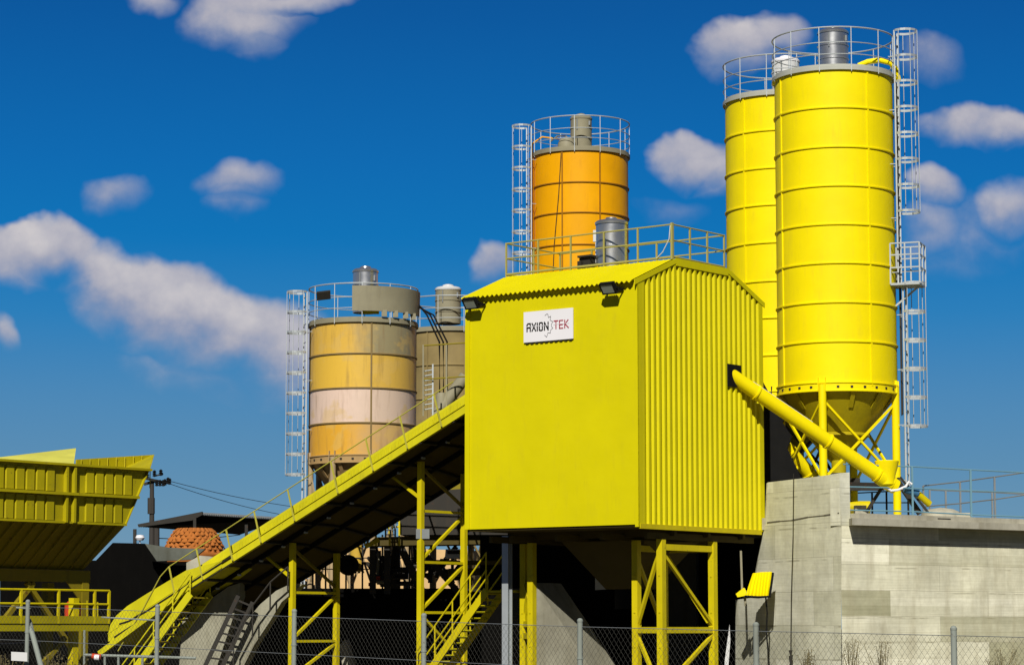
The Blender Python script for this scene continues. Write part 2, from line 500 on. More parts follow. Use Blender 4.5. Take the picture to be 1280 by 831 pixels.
# black cable tray next to the ladder
D = MB(); ct = V(cA.x, cA.y) + V(.985, -.17).normalized() * (SR + .10)
tn = V(.17, .985)
for z0_, z1_ in ((pl_z - 3.5, zt - .15),):
    for s in (-.11, .11): D.beam(ct + tn * s + ZU * z0_, ct + tn * s + ZU * z1_, .03, .08, tn)
    for s in (-.06, .0, .06): D.tube(ct + tn * s + V(.02, -.02) + ZU * z0_, ct + tn * s + V(.02, -.02) + ZU * z1_, .022, 6)
    z = z0_
    while z < z1_:
        D.beam(ct - tn * .12 + ZU * z, ct + tn * .12 + ZU * (z + .0), .02, .05); z += .24
D.build('cable_tray', DKSTEEL, sA)

cB = P(979.5, 415, 73.8); cB.z = 0
dz = lambda y: P(945, y, 73.8 - SR * .9).z
bandsB = [dz(y) for y in (163, 210, 256, 303, 351, 397, 443.7)]
ztB = P(960, 117, 73.8 - SR).z; zbB = ztB - (zt - zb)
sB = silo('yellow_silo', 'bright yellow silo half hidden behind its taller twin, left of it', cB, SR, ztB, zbB, bandsB, YSILO,
          (-47, 43, 133, 223), zdeck=DECK, rimmat=RIML, cone_only=YDULL, leg_mat=DKSTEEL, group='pair of bright yellow silos')  # cone and legs coloured dark for the shade under this silo
filter_unit(sB, V(cB.x + .12, cB.y - .3), .40, ztB + .2, ztB + 1.2, OFFW, lid=WHITE)

# --------- orange silo behind the cladded tower
OY = 85.8
cO = P(725.3, 250, OY); cO.z = 0
ro = lambda y: P(725, y, OY - SR).z
ztO = ro(187)
bo = [ro(y) for y in (227, 265, 305)]
bo += [bo[-1] - 1.07 * k for k in (1, 2, 3)]
sO = silo('orange_silo', 'orange silo standing behind the corrugated yellow tower roof', cO, SR, ztO, bo[-1] - 1.0, bo, ORANGE,
          (-23, 22, 110, 200), seam_mat=ORDARK, zdeck=1.0, rimmat=GBEIGE, cone_mat=ORANGE, rail_off=22)
filter_unit(sO, V(cO.x + .02, cO.y - .6), .36, ztO + .2, ztO + 1.22, GBEIGE)
outO = V(-.93, -.36).normalized(); blO = V(cO.x, cO.y) + outO * (SR + .12)
ladder(sO, blO, outO, ztO - 6.5, ztO + .95, ztO - 4.6, hoop=.72, cr=.34)
M = MB()
q = ang(cO, SR + .10, -72, 0); M.tube(q + ZU * (ztO - 6.5), q + ZU * (ztO - .1), .07, 10)
M.path([q + ZU * (ztO - .2), ang(cO, SR + .1, -70, ztO + .4), ang(cO, SR - .2, -65, ztO + .62), ang(cO, SR - .7, -50, ztO + .55)], .03, 8)
M.build('filling_pipe', ORANGE, sO)
M = MB(); M.path([ang(cO, SR + .04, -24, ztO - .1), ang(cO, SR + .05, -27, ztO - 1.5), ang(cO, SR + .05, -33, ztO - 3.2), ang(cO, SR + .05, -36, ztO - 5)], .012, 5)
M.build('hanging_cable', DKSTEEL, sO)
M = MB(); M.path([ang(cO, 1.2, -60, ztO + .45), ang(cO, 1.1, -45, ztO + .62), ang(cO, 1.0, -30, ztO + .6), ang(cO, 1.1, -22, ztO + .35)], .025, 6)
M.lathe(ang(cO, 1.0, -28, ztO), [(.3, .1), (.3, .35), (.22, .5), (.001, .58)], 20)
M.build('pressure_valve', GBEIGE, sO)

# --------- patched yellow / cream silo on the left
LY = 78.4
cL = P(453.7, 480, LY); cL.z = 0
rl = lambda y: P(453.7, y, LY - SR).z
ztL = rl(401); zbL = rl(572)
bl_ = [rl(y) for y in (441, 484, 527.5)]
m, nt, b = nodes('patched_silo_paint')
pos = nt.nodes.new('ShaderNodeNewGeometry').outputs['Position']
sep = nt.nodes.new('ShaderNodeSeparateXYZ'); nt.links.new(pos, sep.inputs[0])
g = coords(nt)
def zfac(lo, hi, s): 
    n = nt.nodes.new('ShaderNodeMapRange'); n.inputs['From Min'].default_value = lo; n.inputs['From Max'].default_value = hi
    nt.links.new(s, n.inputs['Value']); return n.outputs[0]
zz = zfac(zbL, ztL, sep.outputs['Z'])
b1, b2_, b3 = [(z - zbL) / (ztL - zbL) for z in (bl_[2], bl_[1], bl_[0])]
wob = math_(nt, 'MULTIPLY_ADD', noise(nt, g, 2.2, 4), .9, -.45)
xx = math_(nt, 'ADD', sep.outputs['X'], math_(nt, 'MULTIPLY', wob, 1.6))
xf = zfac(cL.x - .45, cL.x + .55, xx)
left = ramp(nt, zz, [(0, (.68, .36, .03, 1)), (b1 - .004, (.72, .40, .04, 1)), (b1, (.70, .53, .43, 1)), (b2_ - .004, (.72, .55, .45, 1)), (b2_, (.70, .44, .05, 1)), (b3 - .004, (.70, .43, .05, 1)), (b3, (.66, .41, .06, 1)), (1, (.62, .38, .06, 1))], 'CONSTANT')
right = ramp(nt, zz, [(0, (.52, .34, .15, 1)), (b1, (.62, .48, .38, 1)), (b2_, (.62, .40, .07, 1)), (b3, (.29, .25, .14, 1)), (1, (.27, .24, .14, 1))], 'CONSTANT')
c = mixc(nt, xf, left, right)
patch = ramp(nt, noise(nt, g, 1.1, 4), [(.55, (0, 0, 0, 1)), (.6, (1, 1, 1, 1))])
c = mixc(nt, math_(nt, 'MULTIPLY', patch, .45), c, (.62, .42, .12, 1))
sk = ramp(nt, noise(nt, coords(nt, scale=(1, 1, .12)), 5, 6, .65), [(.52, (0, 0, 0, 1)), (.8, (1, 1, 1, 1))])
c = mixc(nt, math_(nt, 'MULTIPLY', sk, .6), c, (.2, .12, .045, 1))
nt.links.new(c, b.inputs['Base Color']); b.inputs['Roughness'].default_value = .42
bump(nt, b, noise(nt, g, 1.4, 3), .08, .12)
PATCH = m
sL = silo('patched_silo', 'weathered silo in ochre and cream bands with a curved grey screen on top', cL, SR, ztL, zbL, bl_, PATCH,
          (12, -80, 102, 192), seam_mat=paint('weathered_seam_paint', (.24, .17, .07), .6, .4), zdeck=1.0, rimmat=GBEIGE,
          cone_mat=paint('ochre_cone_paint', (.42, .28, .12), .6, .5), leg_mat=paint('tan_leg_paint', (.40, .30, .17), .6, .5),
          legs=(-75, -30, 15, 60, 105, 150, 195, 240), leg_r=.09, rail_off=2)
filter_unit(sL, V(cL.x + .05, cL.y + .1), .39, ztL + .45, ztL + 1.72, SILVER)
M = MB(); M.lathe(V(cL.x, cL.y), [(SR + .10, ztL + .30), (SR + .12, ztL + 1.06), (SR + .07, ztL + 1.07), (SR + .07, ztL + .30)], 24, -8, 92)
M.build('wind_screen', GBEIGE, sL)
M = MB(); M.box(ang(cL, SR - .15, -8 + 20, ztL + .3), (.5, .1, .14)); M.build('valve_box', YSTEEL, sL)
M = MB()
for a in (25, 38, 52, 66): M.box(ang(cL, SR + .08, a, ztL + .24), (.16, .08, .2))
M.build('bracket', GBEIGE, sL)
M = MB(); q = ang(cL, SR + .2, -38, ztL + .8); M.box(q, (.42, .1, .26), V(.97, -.1, .1).normalized(), V(0, .8, .5).normalized(), V(0, -.5, .8).normalized())
M.build('floodlight', DKSTEEL, sL)
outL = V(-.95, -.3).normalized(); blL = V(cL.x, cL.y) + outL * (SR + .08)
ladder(sL, blL, outL, 2.8, ztL + 1.0, ztL - 4.6, hoop=.62, cr=.33)
M = MB()
for k in range(3):
    M.path([ang(cL, SR - .1, 85, ztL + .9 - .1 * k), ang(cL, SR + .35 + .1 * k, 84, ztL + .35), ang(cL, SR + .75 + .12 * k, 82, ztL - .5), ang(cL, SR + .78 + .12 * k, 80, ztL - 2.2), ang(cL, SR + .5, 80, ztL - 3.4)], .028, 6)
M.build('cables', BLACK, sL)
# olive grey silo behind it
GY = 86.5
cG = P(566, 480, GY); cG.z = 0
rg = lambda y: P(566, y, GY - SR).z
ztG = rg(412)
bg = [rg(455), rg(497)]
m2 = paint('olive_silo_paint', (.27, .205, .085), .55, .5, (.15, .11, .06), fade=.3)
sG = silo('grey_silo', 'olive grey silo between the patched silo and the yellow tower', cG, SR, ztG, rg(575), bg, m2,
          (-30, 15, 60, 150), zdeck=1.0, rimmat=GBEIGE, cone_mat=m2, leg_mat=m2, rail_off=14)
filter_unit(sG, V(cG.x - .15, cG.y - .7), .43, ztG + .3, ztG + 1.45, GBEIGE, lid=OFFW)

# ------------------------------------------------------------------ yellow cladded tower
LW = 5.33; WW = 5.60
EAV = P(797, 352, 62.0).z; BOT = P(797, 655, 62.0).z
RDG = EAV + .66; W1, W2 = 1.645, 4.0
T = thing('cladded_tower', 'big yellow corrugated metal tower raised on legs, with a white company sign', 'building', B(LW / 2, WW / 2, 0))
M = MB()
M.hexa([B(0, 0, BOT), B(LW, 0, BOT), B(LW, .03, BOT), B(0, .03, BOT), B(0, 0, EAV), B(LW, 0, EAV), B(LW, .03, EAV), B(0, .03, EAV)])
M.build('front_wall', YBLD, T)
def gab(w):
    if w < W1: return EAV + (RDG - EAV) * w / W1
    if w < W2: return RDG
    return RDG + (EAV - RDG) * (w - W2) / (WW - W2)
# ribbed end wall : trapezoid sheet with real depth
M = MB(); nr = 24; pitch = (WW - .12) / nr; dep = .06
prof = []
for i in range(nr):
    w0 = .06 + i * pitch
    prof += [(w0, 0), (w0 + pitch * .40, 0), (w0 + pitch * .52, -dep), (w0 + pitch * .88, -dep)]
prof.append((WW - .06, 0))
prof = [(0, 0)] + prof + [(WW, 0)]
vs = []
for w, a in prof: vs += [B(a, w, BOT), B(a, w, gab(w) - .02)]
fs = [(2 * i, 2 * i + 2, 2 * i + 3, 2 * i + 1) for i in range(len(prof) - 1)]
M.add(vs, fs); M.build('ribbed_wall', YBLD, T)
M = MB()
M.quad(B(LW, 0, BOT), B(LW, WW, BOT), B(LW, WW, EAV), B(LW, 0, EAV))
M.add([B(LW, 0, EAV), B(LW, WW, EAV), B(LW, W2, RDG), B(LW, W1, RDG)], [(0, 1, 2, 3)])
M.quad(B(0, WW, BOT), B(LW, WW, BOT), B(LW, WW, EAV), B(0, WW, EAV))
M.build('rear_wall', YBLD, T)
# roof: corrugated front slope, flat walkway, rear slope
def corr(w0, z0, w1, z1, a0, a1, mat, name, p=.15, d=.028):
    M = MB(); n = int((a1 - a0) / p * 6)
    for i in range(n + 1):
        a = a0 + (a1 - a0) * i / n; h = d * math.cos(2 * math.pi * (a - a0) / p)
        M.v += [B(a, w0, z0 + h), B(a, w1, z1 + h), B(a, w0, z0 + h - .012), B(a, w1, z1 + h - .012)]
    for i in range(n):
        o = 4 * i; q = o + 4
        M.f += [(o, q, q + 1, o + 1), (o + 2, o + 3, q + 3, q + 2), (o, o + 2, q + 2, q)]
    return M.build(name, mat, T)
sl = (RDG - EAV) / W1
corr(-.17, EAV - .17 * sl + .07, W1, RDG + .07, .02, LW + .06, YBLD, 'roof_slope')
corr(WW + .15, EAV - .1 + .06, W2, RDG + .07, .02, LW + .06, YBLD, 'roof_slope')
M = MB(); M.hexa([B(.02, W1 - .02, RDG + .0), B(LW, W1 - .02, RDG + .0), B(LW, W2 + .02, RDG + .0), B(.02, W2 + .02, RDG + .0)] + [B(.02, W1 - .02, RDG + .085), B(LW, W1 - .02, RDG + .085), B(LW, W2 + .02, RDG + .085), B(.02, W2 + .02, RDG + .085)])
M.build('roof_walkway', YBLD, T)
# trims
def strip(w0, z0, w1, z1, a, h=.13, t=.02):
    M = MB(); M.hexa([B(a, w0, z0 - h), B(a, w1, z1 - h), B(a - t, w1, z1 - h), B(a - t, w0, z0 - h), B(a, w0, z0), B(a, w1, z1), B(a - t, w1, z1), B(a - t, w0, z0)]); M.build('verge_trim', YBLD, T)
zz0 = EAV - .17 * sl + .10
strip(-.17, zz0, W1, RDG + .10, -.055); strip(W1, RDG + .101, W2, RDG + .101, -.055, .19); strip(W2, RDG + .10, WW + .12, EAV + .04, -.055)
M = MB(); M.hexa([B(-.062, -.035, BOT - .06), B(-.062, .17, BOT - .06), B(-.052, .17, BOT - .06), B(-.052, -.035, BOT - .06),
        B(-.062, -.035, EAV + .05), B(-.062, .17, EAV + .08), B(-.052, .17, EAV + .08), B(-.052, -.035, EAV + .05)]); M.build('corner_trim', YBLD, T)
M = MB(); M.hexa([B(-.062, -.035, BOT - .06), B(.05, -.035, BOT - .06), B(.05, -.005, BOT - .06), B(-.062, -.005, BOT - .06),
        B(-.062, -.035, EAV - .02), B(.05, -.035, EAV - .02), B(.05, -.005, EAV - .02), B(-.062, -.005, EAV - .02)]); M.build('corner_trim', YBLD, T)
M = MB(); M.hexa([B(-.062, WW - .13, BOT - .02), B(-.062, WW + .02, BOT - .02), B(-.052, WW + .02, BOT - .02), B(-.052, WW - .13, BOT - .02),
        B(-.062, WW - .13, EAV), B(-.062, WW + .02, EAV - .01), B(-.052, WW + .02, EAV - .01), B(-.052, WW - .13, EAV)]); M.build('corner_trim', YBLD, T)
M = MB(); M.hexa([B(LW - .12, -.03, BOT), B(LW + .03, -.03, BOT), B(LW + .03, -.005, BOT), B(LW - .12, -.005, BOT),
        B(LW - .12, -.03, EAV - .02), B(LW + .03, -.03, EAV - .02), B(LW + .03, -.005, EAV - .02), B(LW - .12, -.005, EAV - .02)]); M.build('corner_trim', YBLD, T)

M = MB()
M.hexa([B(-.075, .02, BOT - .10), B(-.075, WW - .15, BOT - .10), B(-.01, WW - .15, BOT - .10), B(-.01, .02, BOT - .10),
        B(-.075, .02, BOT + .02), B(-.075, WW - .15, BOT + .02), B(-.01, WW - .15, BOT + .02), B(-.01, .02, BOT + .02)])
M.build('drip_edge', YSTEEL, T)
M = MB()
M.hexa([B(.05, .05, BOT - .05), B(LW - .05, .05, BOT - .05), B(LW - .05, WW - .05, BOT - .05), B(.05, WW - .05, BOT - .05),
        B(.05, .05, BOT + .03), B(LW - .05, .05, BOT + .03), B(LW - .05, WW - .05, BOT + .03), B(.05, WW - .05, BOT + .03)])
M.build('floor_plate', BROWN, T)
M = MB()
for w in (1.7, 3.2, 4.8):
    M.beam(B(.05, w, BOT - .14), B(LW - .05, w, BOT - .14), .12, .18)
for a in (.25, 1.6, 3.0, 4.44, 5.1):
    M.beam(B(a, .7, BOT - .24), B(a, WW - .1, BOT - .24), .1, .16)
M.build('floor_beam', BROWN, T)  # dark brown colour deepens the shade under the floor
# opening for the screw conveyor, its dark inside drawn as a black block
hp = PL(915, 469, B(0, 0, 0), UD); wh = (hp - B(0, 0, 0)).dot(VD); zh = hp.z
M = MB()
M.hexa([B(-.09, wh - .30, zh - .3), B(-.09, wh + .30, zh - .3), B(-.01, wh + .30, zh - .3), B(-.01, wh - .30, zh - .3),
        B(-.09, wh - .30, zh + .27), B(-.09, wh + .30, zh + .27), B(-.01, wh + .30, zh + .27), B(-.01, wh - .30, zh + .27)])
M.build('screw_opening', BLACK, T)
# roof railing
RZ = RDG + .085
rr = MB()
ra0, ra1 = .05, LW
def rl2(a, w, z): return B(a, w, RZ + z)
for z in (.88, .48, .06):
    r_ = .02 if z > .1 else .03
    rr.tube(rl2(ra0, W1, z), rl2(ra1, W1, z), r_); rr.tube(rl2(ra0, W1, z), rl2(ra0, W2, z), r_)
    rr.tube(rl2(ra1, W1, z), rl2(ra1, W2, z), r_); rr.tube(rl2(ra0, W2, z), rl2(ra1, W2, z), r_)
ro_ = rr.build('roof_rail', RAILY, T)
pts = [(ra0 + (ra1 - ra0) * i / 5, W1) for i in range(6)] + [(ra0, W1 + (W2 - W1) * i / 3) for i in (1, 2, 3)] + [(ra1, W2), (ra1, (W1 + W2) / 2)] + [(ra0 + (ra1 - ra0) * i / 5, W2) for i in range(1, 5)]
for a, w in pts:
    MB().beam(rl2(a, w, 0), rl2(a, w, .9), .04, .04, UD).build('rail_post', RAILY, ro_)
MB().beam(rl2(ra0 + .005, W1, 0), rl2(ra0 + .005, W1, .92), .07, .06, UD).build('rail_post', RAILY, ro_)
MB().path([rl2(.08, W1 - .05, .85), rl2(.1, W1 - .07, .5), rl2(.3, W1 - .06, .2), rl2(.5, W1 - .05, .05)], .012, 5).build('cable', OFFW, ro_)

# steel exhaust filter standing on the tower roof
fp = P(764.5, 330, 65.2)
fa = (fp - B(0, 0, 0)).dot(UD); fw = (fp - B(0, 0, 0)).dot(VD)
rt = thing('roof_exhaust_filter', 'cylindrical steel filter standing on the roof of the yellow tower', 'filter', B(fa, fw, RZ))
zf1 = zat(764, 280, 65.2)
M = MB(); rf = .40
M.lathe(B(fa, fw, 0), [(rf * .9, RZ + .002), (rf * .9, RZ + .1), (rf, RZ + .12), (rf, RZ + .55), (rf * 1.04, RZ + .56), (rf * 1.04, RZ + .6), (rf, RZ + .61), (rf, zf1)], 36)
M.build('drum', SILVER, rt)
M = MB(); M.lathe(B(fa, fw, 0), [(rf * 1.05, zf1 - .03), (rf * 1.07, zf1 + .03), (rf * .95, zf1 + .07), (rf * .4, zf1 + .12), (rf * .35, zf1 + .16), (.001, zf1 + .17)], 36)
M.build('lid', SILVER, rt)
M = MB(); M.box(B(fa + .45, fw - .1, RZ + .9), (.1, .1, .3)); M.tube(B(fa + .42, fw - .1, RZ + .2), B(fa + .42, fw - .1, RZ + .9), .02, 6)
M.build('control_box', OFFW, rt)
gp = P(735, 332, 65.4); ga = (gp - B(0, 0, 0)).dot(UD); gw = (gp - B(0, 0, 0)).dot(VD)
o = MB().box(B(ga, gw, RZ + .17), (.34, .3, .3), UD, VD).box(B(ga, gw, RZ + .36), (.42, .36, .05), UD, VD).box(B(ga + .1, gw - .2, RZ + .12), (.12, .1, .22), UD, VD).build('vibrator_motor', DKSTEEL)
tag(o, 'small dark motor box on the tower roof left of the steel filter', 'motor')

# sign on the front wall
n_f = -VD
def onF(x, y): 
    p = PL(x, y, B(0, -.05, 0), VD); return p
tl, tr, br_, bl2 = onF(654.7, 390.2), onF(716.2, 384.7), onF(716.2, 423.2), onF(654.7, 428.3)
zt_s = (tl.z + tr.z) / 2; zb_s = (br_.z + bl2.z) / 2
aL = (tl - B(0, 0, 0)).dot(UD); aR = (tr - B(0, 0, 0)).dot(UD)
SG = thing('company_sign', 'white rectangular sign reading AXION TEK with half a gear outline', 'sign', B((aL + aR) / 2, -.05, zb_s))
M = MB(); M.hexa([B(aL, -.055, zb_s), B(aR, -.055, zb_s), B(aR, -.03, zb_s), B(aL, -.03, zb_s), B(aL, -.055, zt_s), B(aR, -.055, zt_s), B(aR, -.03, zt_s), B(aL, -.03, zt_s)])
M.build('panel', WHITE, SG)
M = MB()
for i in range(10):
    a = aL + (aR - aL) * (i + .6) / 10.2
    M.box(B(a, -.02, zb_s - .02), (.085, .04, .035), UD, VD)
M.build('dark_dash', DKSTEEL, SG)  # row of small dark blocks along the lower edge of the sign
SW = aR - aL; SH = zt_s - zb_s
def sp(s, t): return B(aL + SW * s, -.0585, zt_s - SH * t)
def stroke(M, pts, wd=.017):
    for k in range(len(pts) - 1):
        p, q = sp(*pts[k]), sp(*pts[k + 1]); d = (q - p).normalized(); e = d * wd * .8
        M.beam(p - e, q + e, .004, wd * 2, d.cross(VD).normalized()) if False else M.box((p + q) / 2, ((q - p).length + 2 * wd * .8, .005, wd * 2), d, VD, d.cross(VD).normalized())
y0, y1, ym = .395, .645, .53
M = MB()
stroke(M, [(.072, y1), (.072, y0 + .04), (.09, y0), (.138, y0), (.138, y1)]); stroke(M, [(.072, ym), (.138, ym)])
M.build('letter_a', INK, SG)
M = MB(); stroke(M, [(.175, y0), (.248, y1)]); stroke(M, [(.248, y0), (.175, y1)]); M.build('letter_x', INK, SG)
M = MB(); stroke(M, [(.282, y0), (.282, y1)]); M.build('letter_i', INK, SG)
M = MB(); stroke(M, [(.325, y0 + .02), (.335, y0), (.375, y0), (.385, y0 + .02), (.385, y1 - .02), (.375, y1), (.335, y1), (.325, y1 - .02), (.325, y0 + .02)]); M.build('letter_o', INK, SG)
M = MB(); stroke(M, [(.428, y1), (.428, y0), (.502, y1), (.502, y0)]); M.build('letter_n', INK, SG)
y0 -= .015; y1 -= .012; ym -= .014
M = MB(); stroke(M, [(.622, y0), (.70, y0)], .014); stroke(M, [(.661, y0), (.661, y1)], .014); M.build('letter_t', RED, SG)
M = MB(); stroke(M, [(.80, y0), (.733, y0), (.733, y1), (.80, y1)], .014); stroke(M, [(.733, ym), (.79, ym)], .014); M.build('letter_e', RED, SG)
M = MB(); stroke(M, [(.838, y0), (.838, y1)], .014); stroke(M, [(.905, y0), (.845, ym - .01), (.912, y1)], .014); M.build('letter_k', RED, SG)
M = MB()
gz = [(495, 290), (525, 265), (540, 275), (545, 320), (580, 300), (572, 360), (612, 380), (590, 420), (590, 450), (612, 475), (580, 505), (575, 550), (540, 545), (520, 610), (488, 580)]
stroke(M, [((x - 175) / 730, (y - (240 - (x - 175) * .089)) / 455) for x, y in gz], .0055)
M.build('gear_outline', GREYL, SG)
M = MB(); ycut = .495
p, q = sp(.05, ycut), sp(.52, ycut); M.box((p + q) / 2 - VD * .004, ((q - p).length, .003, .012), UD, VD)
p, q = sp(.61, ycut - .01), sp(.93, ycut - .01); M.box((p + q) / 2 - VD * .004, ((q - p).length, .003, .012), UD, VD)
M.build('stencil_line', WHITE, SG)

def floodlight(a, z, label, tw=0):
    r_ = thing('floodlight', label, 'floodlight', B(a, 0, z), 'floodlights under the tower eave')
    fwd = (-VD * .80 - ZU * .6).normalized(); sd_ = UD; upv = fwd.cross(sd_).normalized()
    if upv.z < 0: upv = -upv
    c = B(a, -.34, z)
    H = MB(); H.box(c, (.42, .09, .30), sd_, fwd, upv)
    for k in range(6): H.box(c - fwd * .07 + sd_ * (-.16 + .064 * k), (.015, .07, .24), sd_, fwd, upv)
    for s in (-1, 1):
        H.box(c + fwd * .05 + sd_ * s * .195, (.03, .03, .30), sd_, fwd, upv); H.box(c + fwd * .05 + upv * s * .135, (.42, .03, .03), sd_, fwd, upv)
    H.build('housing', BLACK, r_)
    MB().box(c + fwd * .048, (.34, .012, .23), sd_, fwd, upv).build('lens', GLASS, r_)
    K = MB()
    for s in (-1, 1): K.beam(c + sd_ * s * .225, B(a, -.06, z - .02) + sd_ * s * .225, .02, .05)
    K.box(B(a, -.05, z - .02), (.47, .03, .06), UD, VD)
    K.build('bracket', BLACK, r_)
f1 = PL(762, 360, B(0, -.3, 0), VD); floodlight((f1 - B(0, 0, 0)).dot(UD), f1.z, 'black floodlight under the eave near the tower corner, above right of the sign')
f2 = PL(590, 379, B(0, -.3, 0), VD); floodlight((f2 - B(0, 0, 0)).dot(UD), f2.z, 'black floodlight at the far left end of the tower eave')
# ------------------------------------------------------------------ tower legs
def post(M, a, w, z0, z1, s=.2): M.hexa([B(a - s/2, w - s/2, z0), B(a + s/2, w - s/2, z0), B(a + s/2, w + s/2, z0), B(a - s/2, w + s/2, z0), B(a - s/2, w - s/2, z1), B(a + s/2, w - s/2, z1), B(a + s/2, w + s/2, z1), B(a - s/2, w + s/2, z1)])
ZT = BOT - .32
def frame_tower(root, aw, horiz, diag, s=.17):
    for a, w in aw:
        M = MB(); post(M, a, w, 0, ZT, s); M.box(B(a, w, .01), (.4, .4, .02), UD, VD)
        for z in (1.15, 2.0, 2.9): M.box(B(a, w, z), (.05, s + .03, .04), UD, VD)
        M.build('leg', YSTEEL, root)
    for i, j, z in horiz:
        (a, w), (c, d) = aw[i], aw[j]
        M = MB(); M.beam(B(a, w, z), B(c, d, z), .10, .15); M.build('cross_beam', YSTEEL, root)
    for i, zi, j, zj in diag:
        (a, w), (c, d) = aw[i], aw[j]
        MB().beam(B(a, w, zi), B(c, d, zj), .08, .08).build('diagonal_brace', YSTEEL, root)
R1 = thing('support_frame', 'yellow braced steel legs under the right corner of the cladded tower', 'steel frame', B(.8, 2.0, 0), 'steel frames carrying the tower')
zz_ = lambda y, Y: zat(800, y, Y)
h1 = zz_(684, 63.5); h2 = zz_(787, 63.5)
aw = [(1.16, 1.58), (.16, 1.22), (.16, 3.5), (1.6, 3.4)]
frame_tower(R1, aw, [(1, 2, h1), (0, 1, h2), (1, 2, h2), (2, 3, h1), (0, 3, h2), (0, 3, h1)],
            [(1, h1 - .1, 2, h2 + .1), (0, h2 + .05, 1, h1 + .05), (1, 0.0, 0, h2 - .1), (2, h2 - .1, 1, 0.1), (3, h1, 2, h2), (0, h1 - .2, 3, h2), (3, .0, 2, h2 - .1)])
R2 = thing('support_frame', 'yellow braced steel legs under the tower next to the grey concrete wedge', 'steel frame', B(4.6, 2.2, 0), 'steel frames carrying the tower')
aw = [(4.44, 1.58), (4.9, 2.6), (4.0, 3.6)]
frame_tower(R2, [(4.44, 1.58), (5.05, 2.05)], [(0, 1, h2 + .15), (0, 1, h2 - .15)], [(1, h2 + .3, 0, h1 - .2), (1, .2, 0, h2 - .2), (0, h2 + .4, 1, h1 - .8)])
M = MB()
gca, gcw = 5.28, 1.62
s = .17
for q in (-1, 1): M.hexa([B(gca - .1, gcw + q * s/2 - .006, 0), B(gca + .1, gcw + q * s/2 - .006, 0), B(gca + .1, gcw + q * s/2 + .006, 0), B(gca - .1, gcw + q * s/2 + .006, 0), B(gca - .1, gcw + q * s/2 - .006, ZT + .2), B(gca + .1, gcw + q * s/2 - .006, ZT + .2), B(gca + .1, gcw + q * s/2 + .006, ZT + .2), B(gca - .1, gcw + q * s/2 + .006, ZT + .2)])
M.hexa([B(gca - .006, gcw - s/2, 0), B(gca + .006, gcw - s/2, 0), B(gca + .006, gcw + s/2, 0), B(gca - .006, gcw + s/2, 0), B(gca - .006, gcw - s/2, ZT + .2), B(gca + .006, gcw - s/2, ZT + .2), B(gca + .006, gcw + s/2, ZT + .2), B(gca - .006, gcw + s/2, ZT + .2)])
tag(M.build('steel_column', GALV), 'pale grey steel column standing at the top of the yellow stairs under the tower', 'column')

# mixer hopper and bracing under the tower floor (in the shade)
o = thing('discharge_hopper', 'dark steel discharge hopper hanging under the tower floor', 'hopper', B(2.4, 3.0, 1.8))
M = MB(); c = B(2.5, 3.2, 0)
def rect(a, w, ha, hw, z): return [B(a - ha, w - hw, z), B(a + ha, w - hw, z), B(a + ha, w + hw, z), B(a - ha, w + hw, z)]
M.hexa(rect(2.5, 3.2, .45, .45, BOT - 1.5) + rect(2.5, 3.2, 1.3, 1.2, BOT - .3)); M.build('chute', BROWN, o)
M = MB(); M.lathe(B(2.5, 3.2, 0), [(.4, BOT - 1.5), (.4, BOT - 2.0)], 24); M.build('spout', BLACK, o)

# concrete wall cut to the outline of its sunlit patch
M = MB()
pts = [(668, 728, 66.0), (700, 775, 66.0), (748, 850, 66.0), (735, 900, 66), (668, 900, 66.0)]
M.prism([P(*p) for p in pts], V(.7, .9, 0))
tag(M.build('lit_wall_wedge', concrete('lit_wedge_concrete', (.27, .26, .20), False)), 'wedge of grey concrete in the outline of a sunlit patch beside the yellow legs under the tower', 'concrete wall')

# walls behind/below the tower, with the shade put into their dark colours
def block(name, mat, pts, ext, label, cat='wall'):
    M = MB(); M.prism([P(*p) for p in pts], ext)
    o = M.build(name, mat); tag(o, label, cat); return o
block('rear_bunker_wall', DARK, [(600, 668, 73), (965, 668, 73), (965, 960, 73), (600, 960, 73)], V(0, .5, 0), 'bunker wall coloured black as shade behind the tower legs')
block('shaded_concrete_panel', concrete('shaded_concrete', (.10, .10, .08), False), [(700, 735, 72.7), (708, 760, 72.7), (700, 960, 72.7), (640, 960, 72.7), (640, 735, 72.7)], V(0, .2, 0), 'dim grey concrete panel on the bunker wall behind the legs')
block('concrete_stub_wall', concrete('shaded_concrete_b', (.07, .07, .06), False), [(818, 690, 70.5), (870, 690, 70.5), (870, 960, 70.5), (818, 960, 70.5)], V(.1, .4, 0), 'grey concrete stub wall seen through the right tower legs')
# small lit pieces showing through the dark
o = thing('loader_machine', 'orange and grey machine parts glimpsed behind the tower legs', 'machine', P(770, 740, 71))
M = MB(); M.prism([P(775, 700, 71), P(783, 700, 71), P(783, 716, 71), P(786, 724, 71), P(781, 728, 71), P(775, 727, 71)], V(.05, .3, 0)); M.build('arm', ORANGEP, o)
M = MB(); M.prism([P(782, 699, 71.2), P(792, 697, 71.2), P(794, 722, 71.2), P(786, 724, 71.2), P(783, 714, 71.2)], V(.05, .2, 0)); M.build('bucket', GBEIGE, o)
for q in ([(743, 695), (752, 695), (752, 701), (744, 702)], [(744, 703), (751, 705), (752, 713), (742, 714)], [(744, 719), (750, 719), (751, 730), (760, 731), (760, 736), (744, 737)], [(765, 731), (778, 731), (778, 735), (765, 735)], [(785, 729), (792, 729), (793, 733), (786, 733)]):
    MB().prism([P(x, y, 71.1) for x, y in q], V(0, .1, 0)).build('cover_panel', OFFW, o)

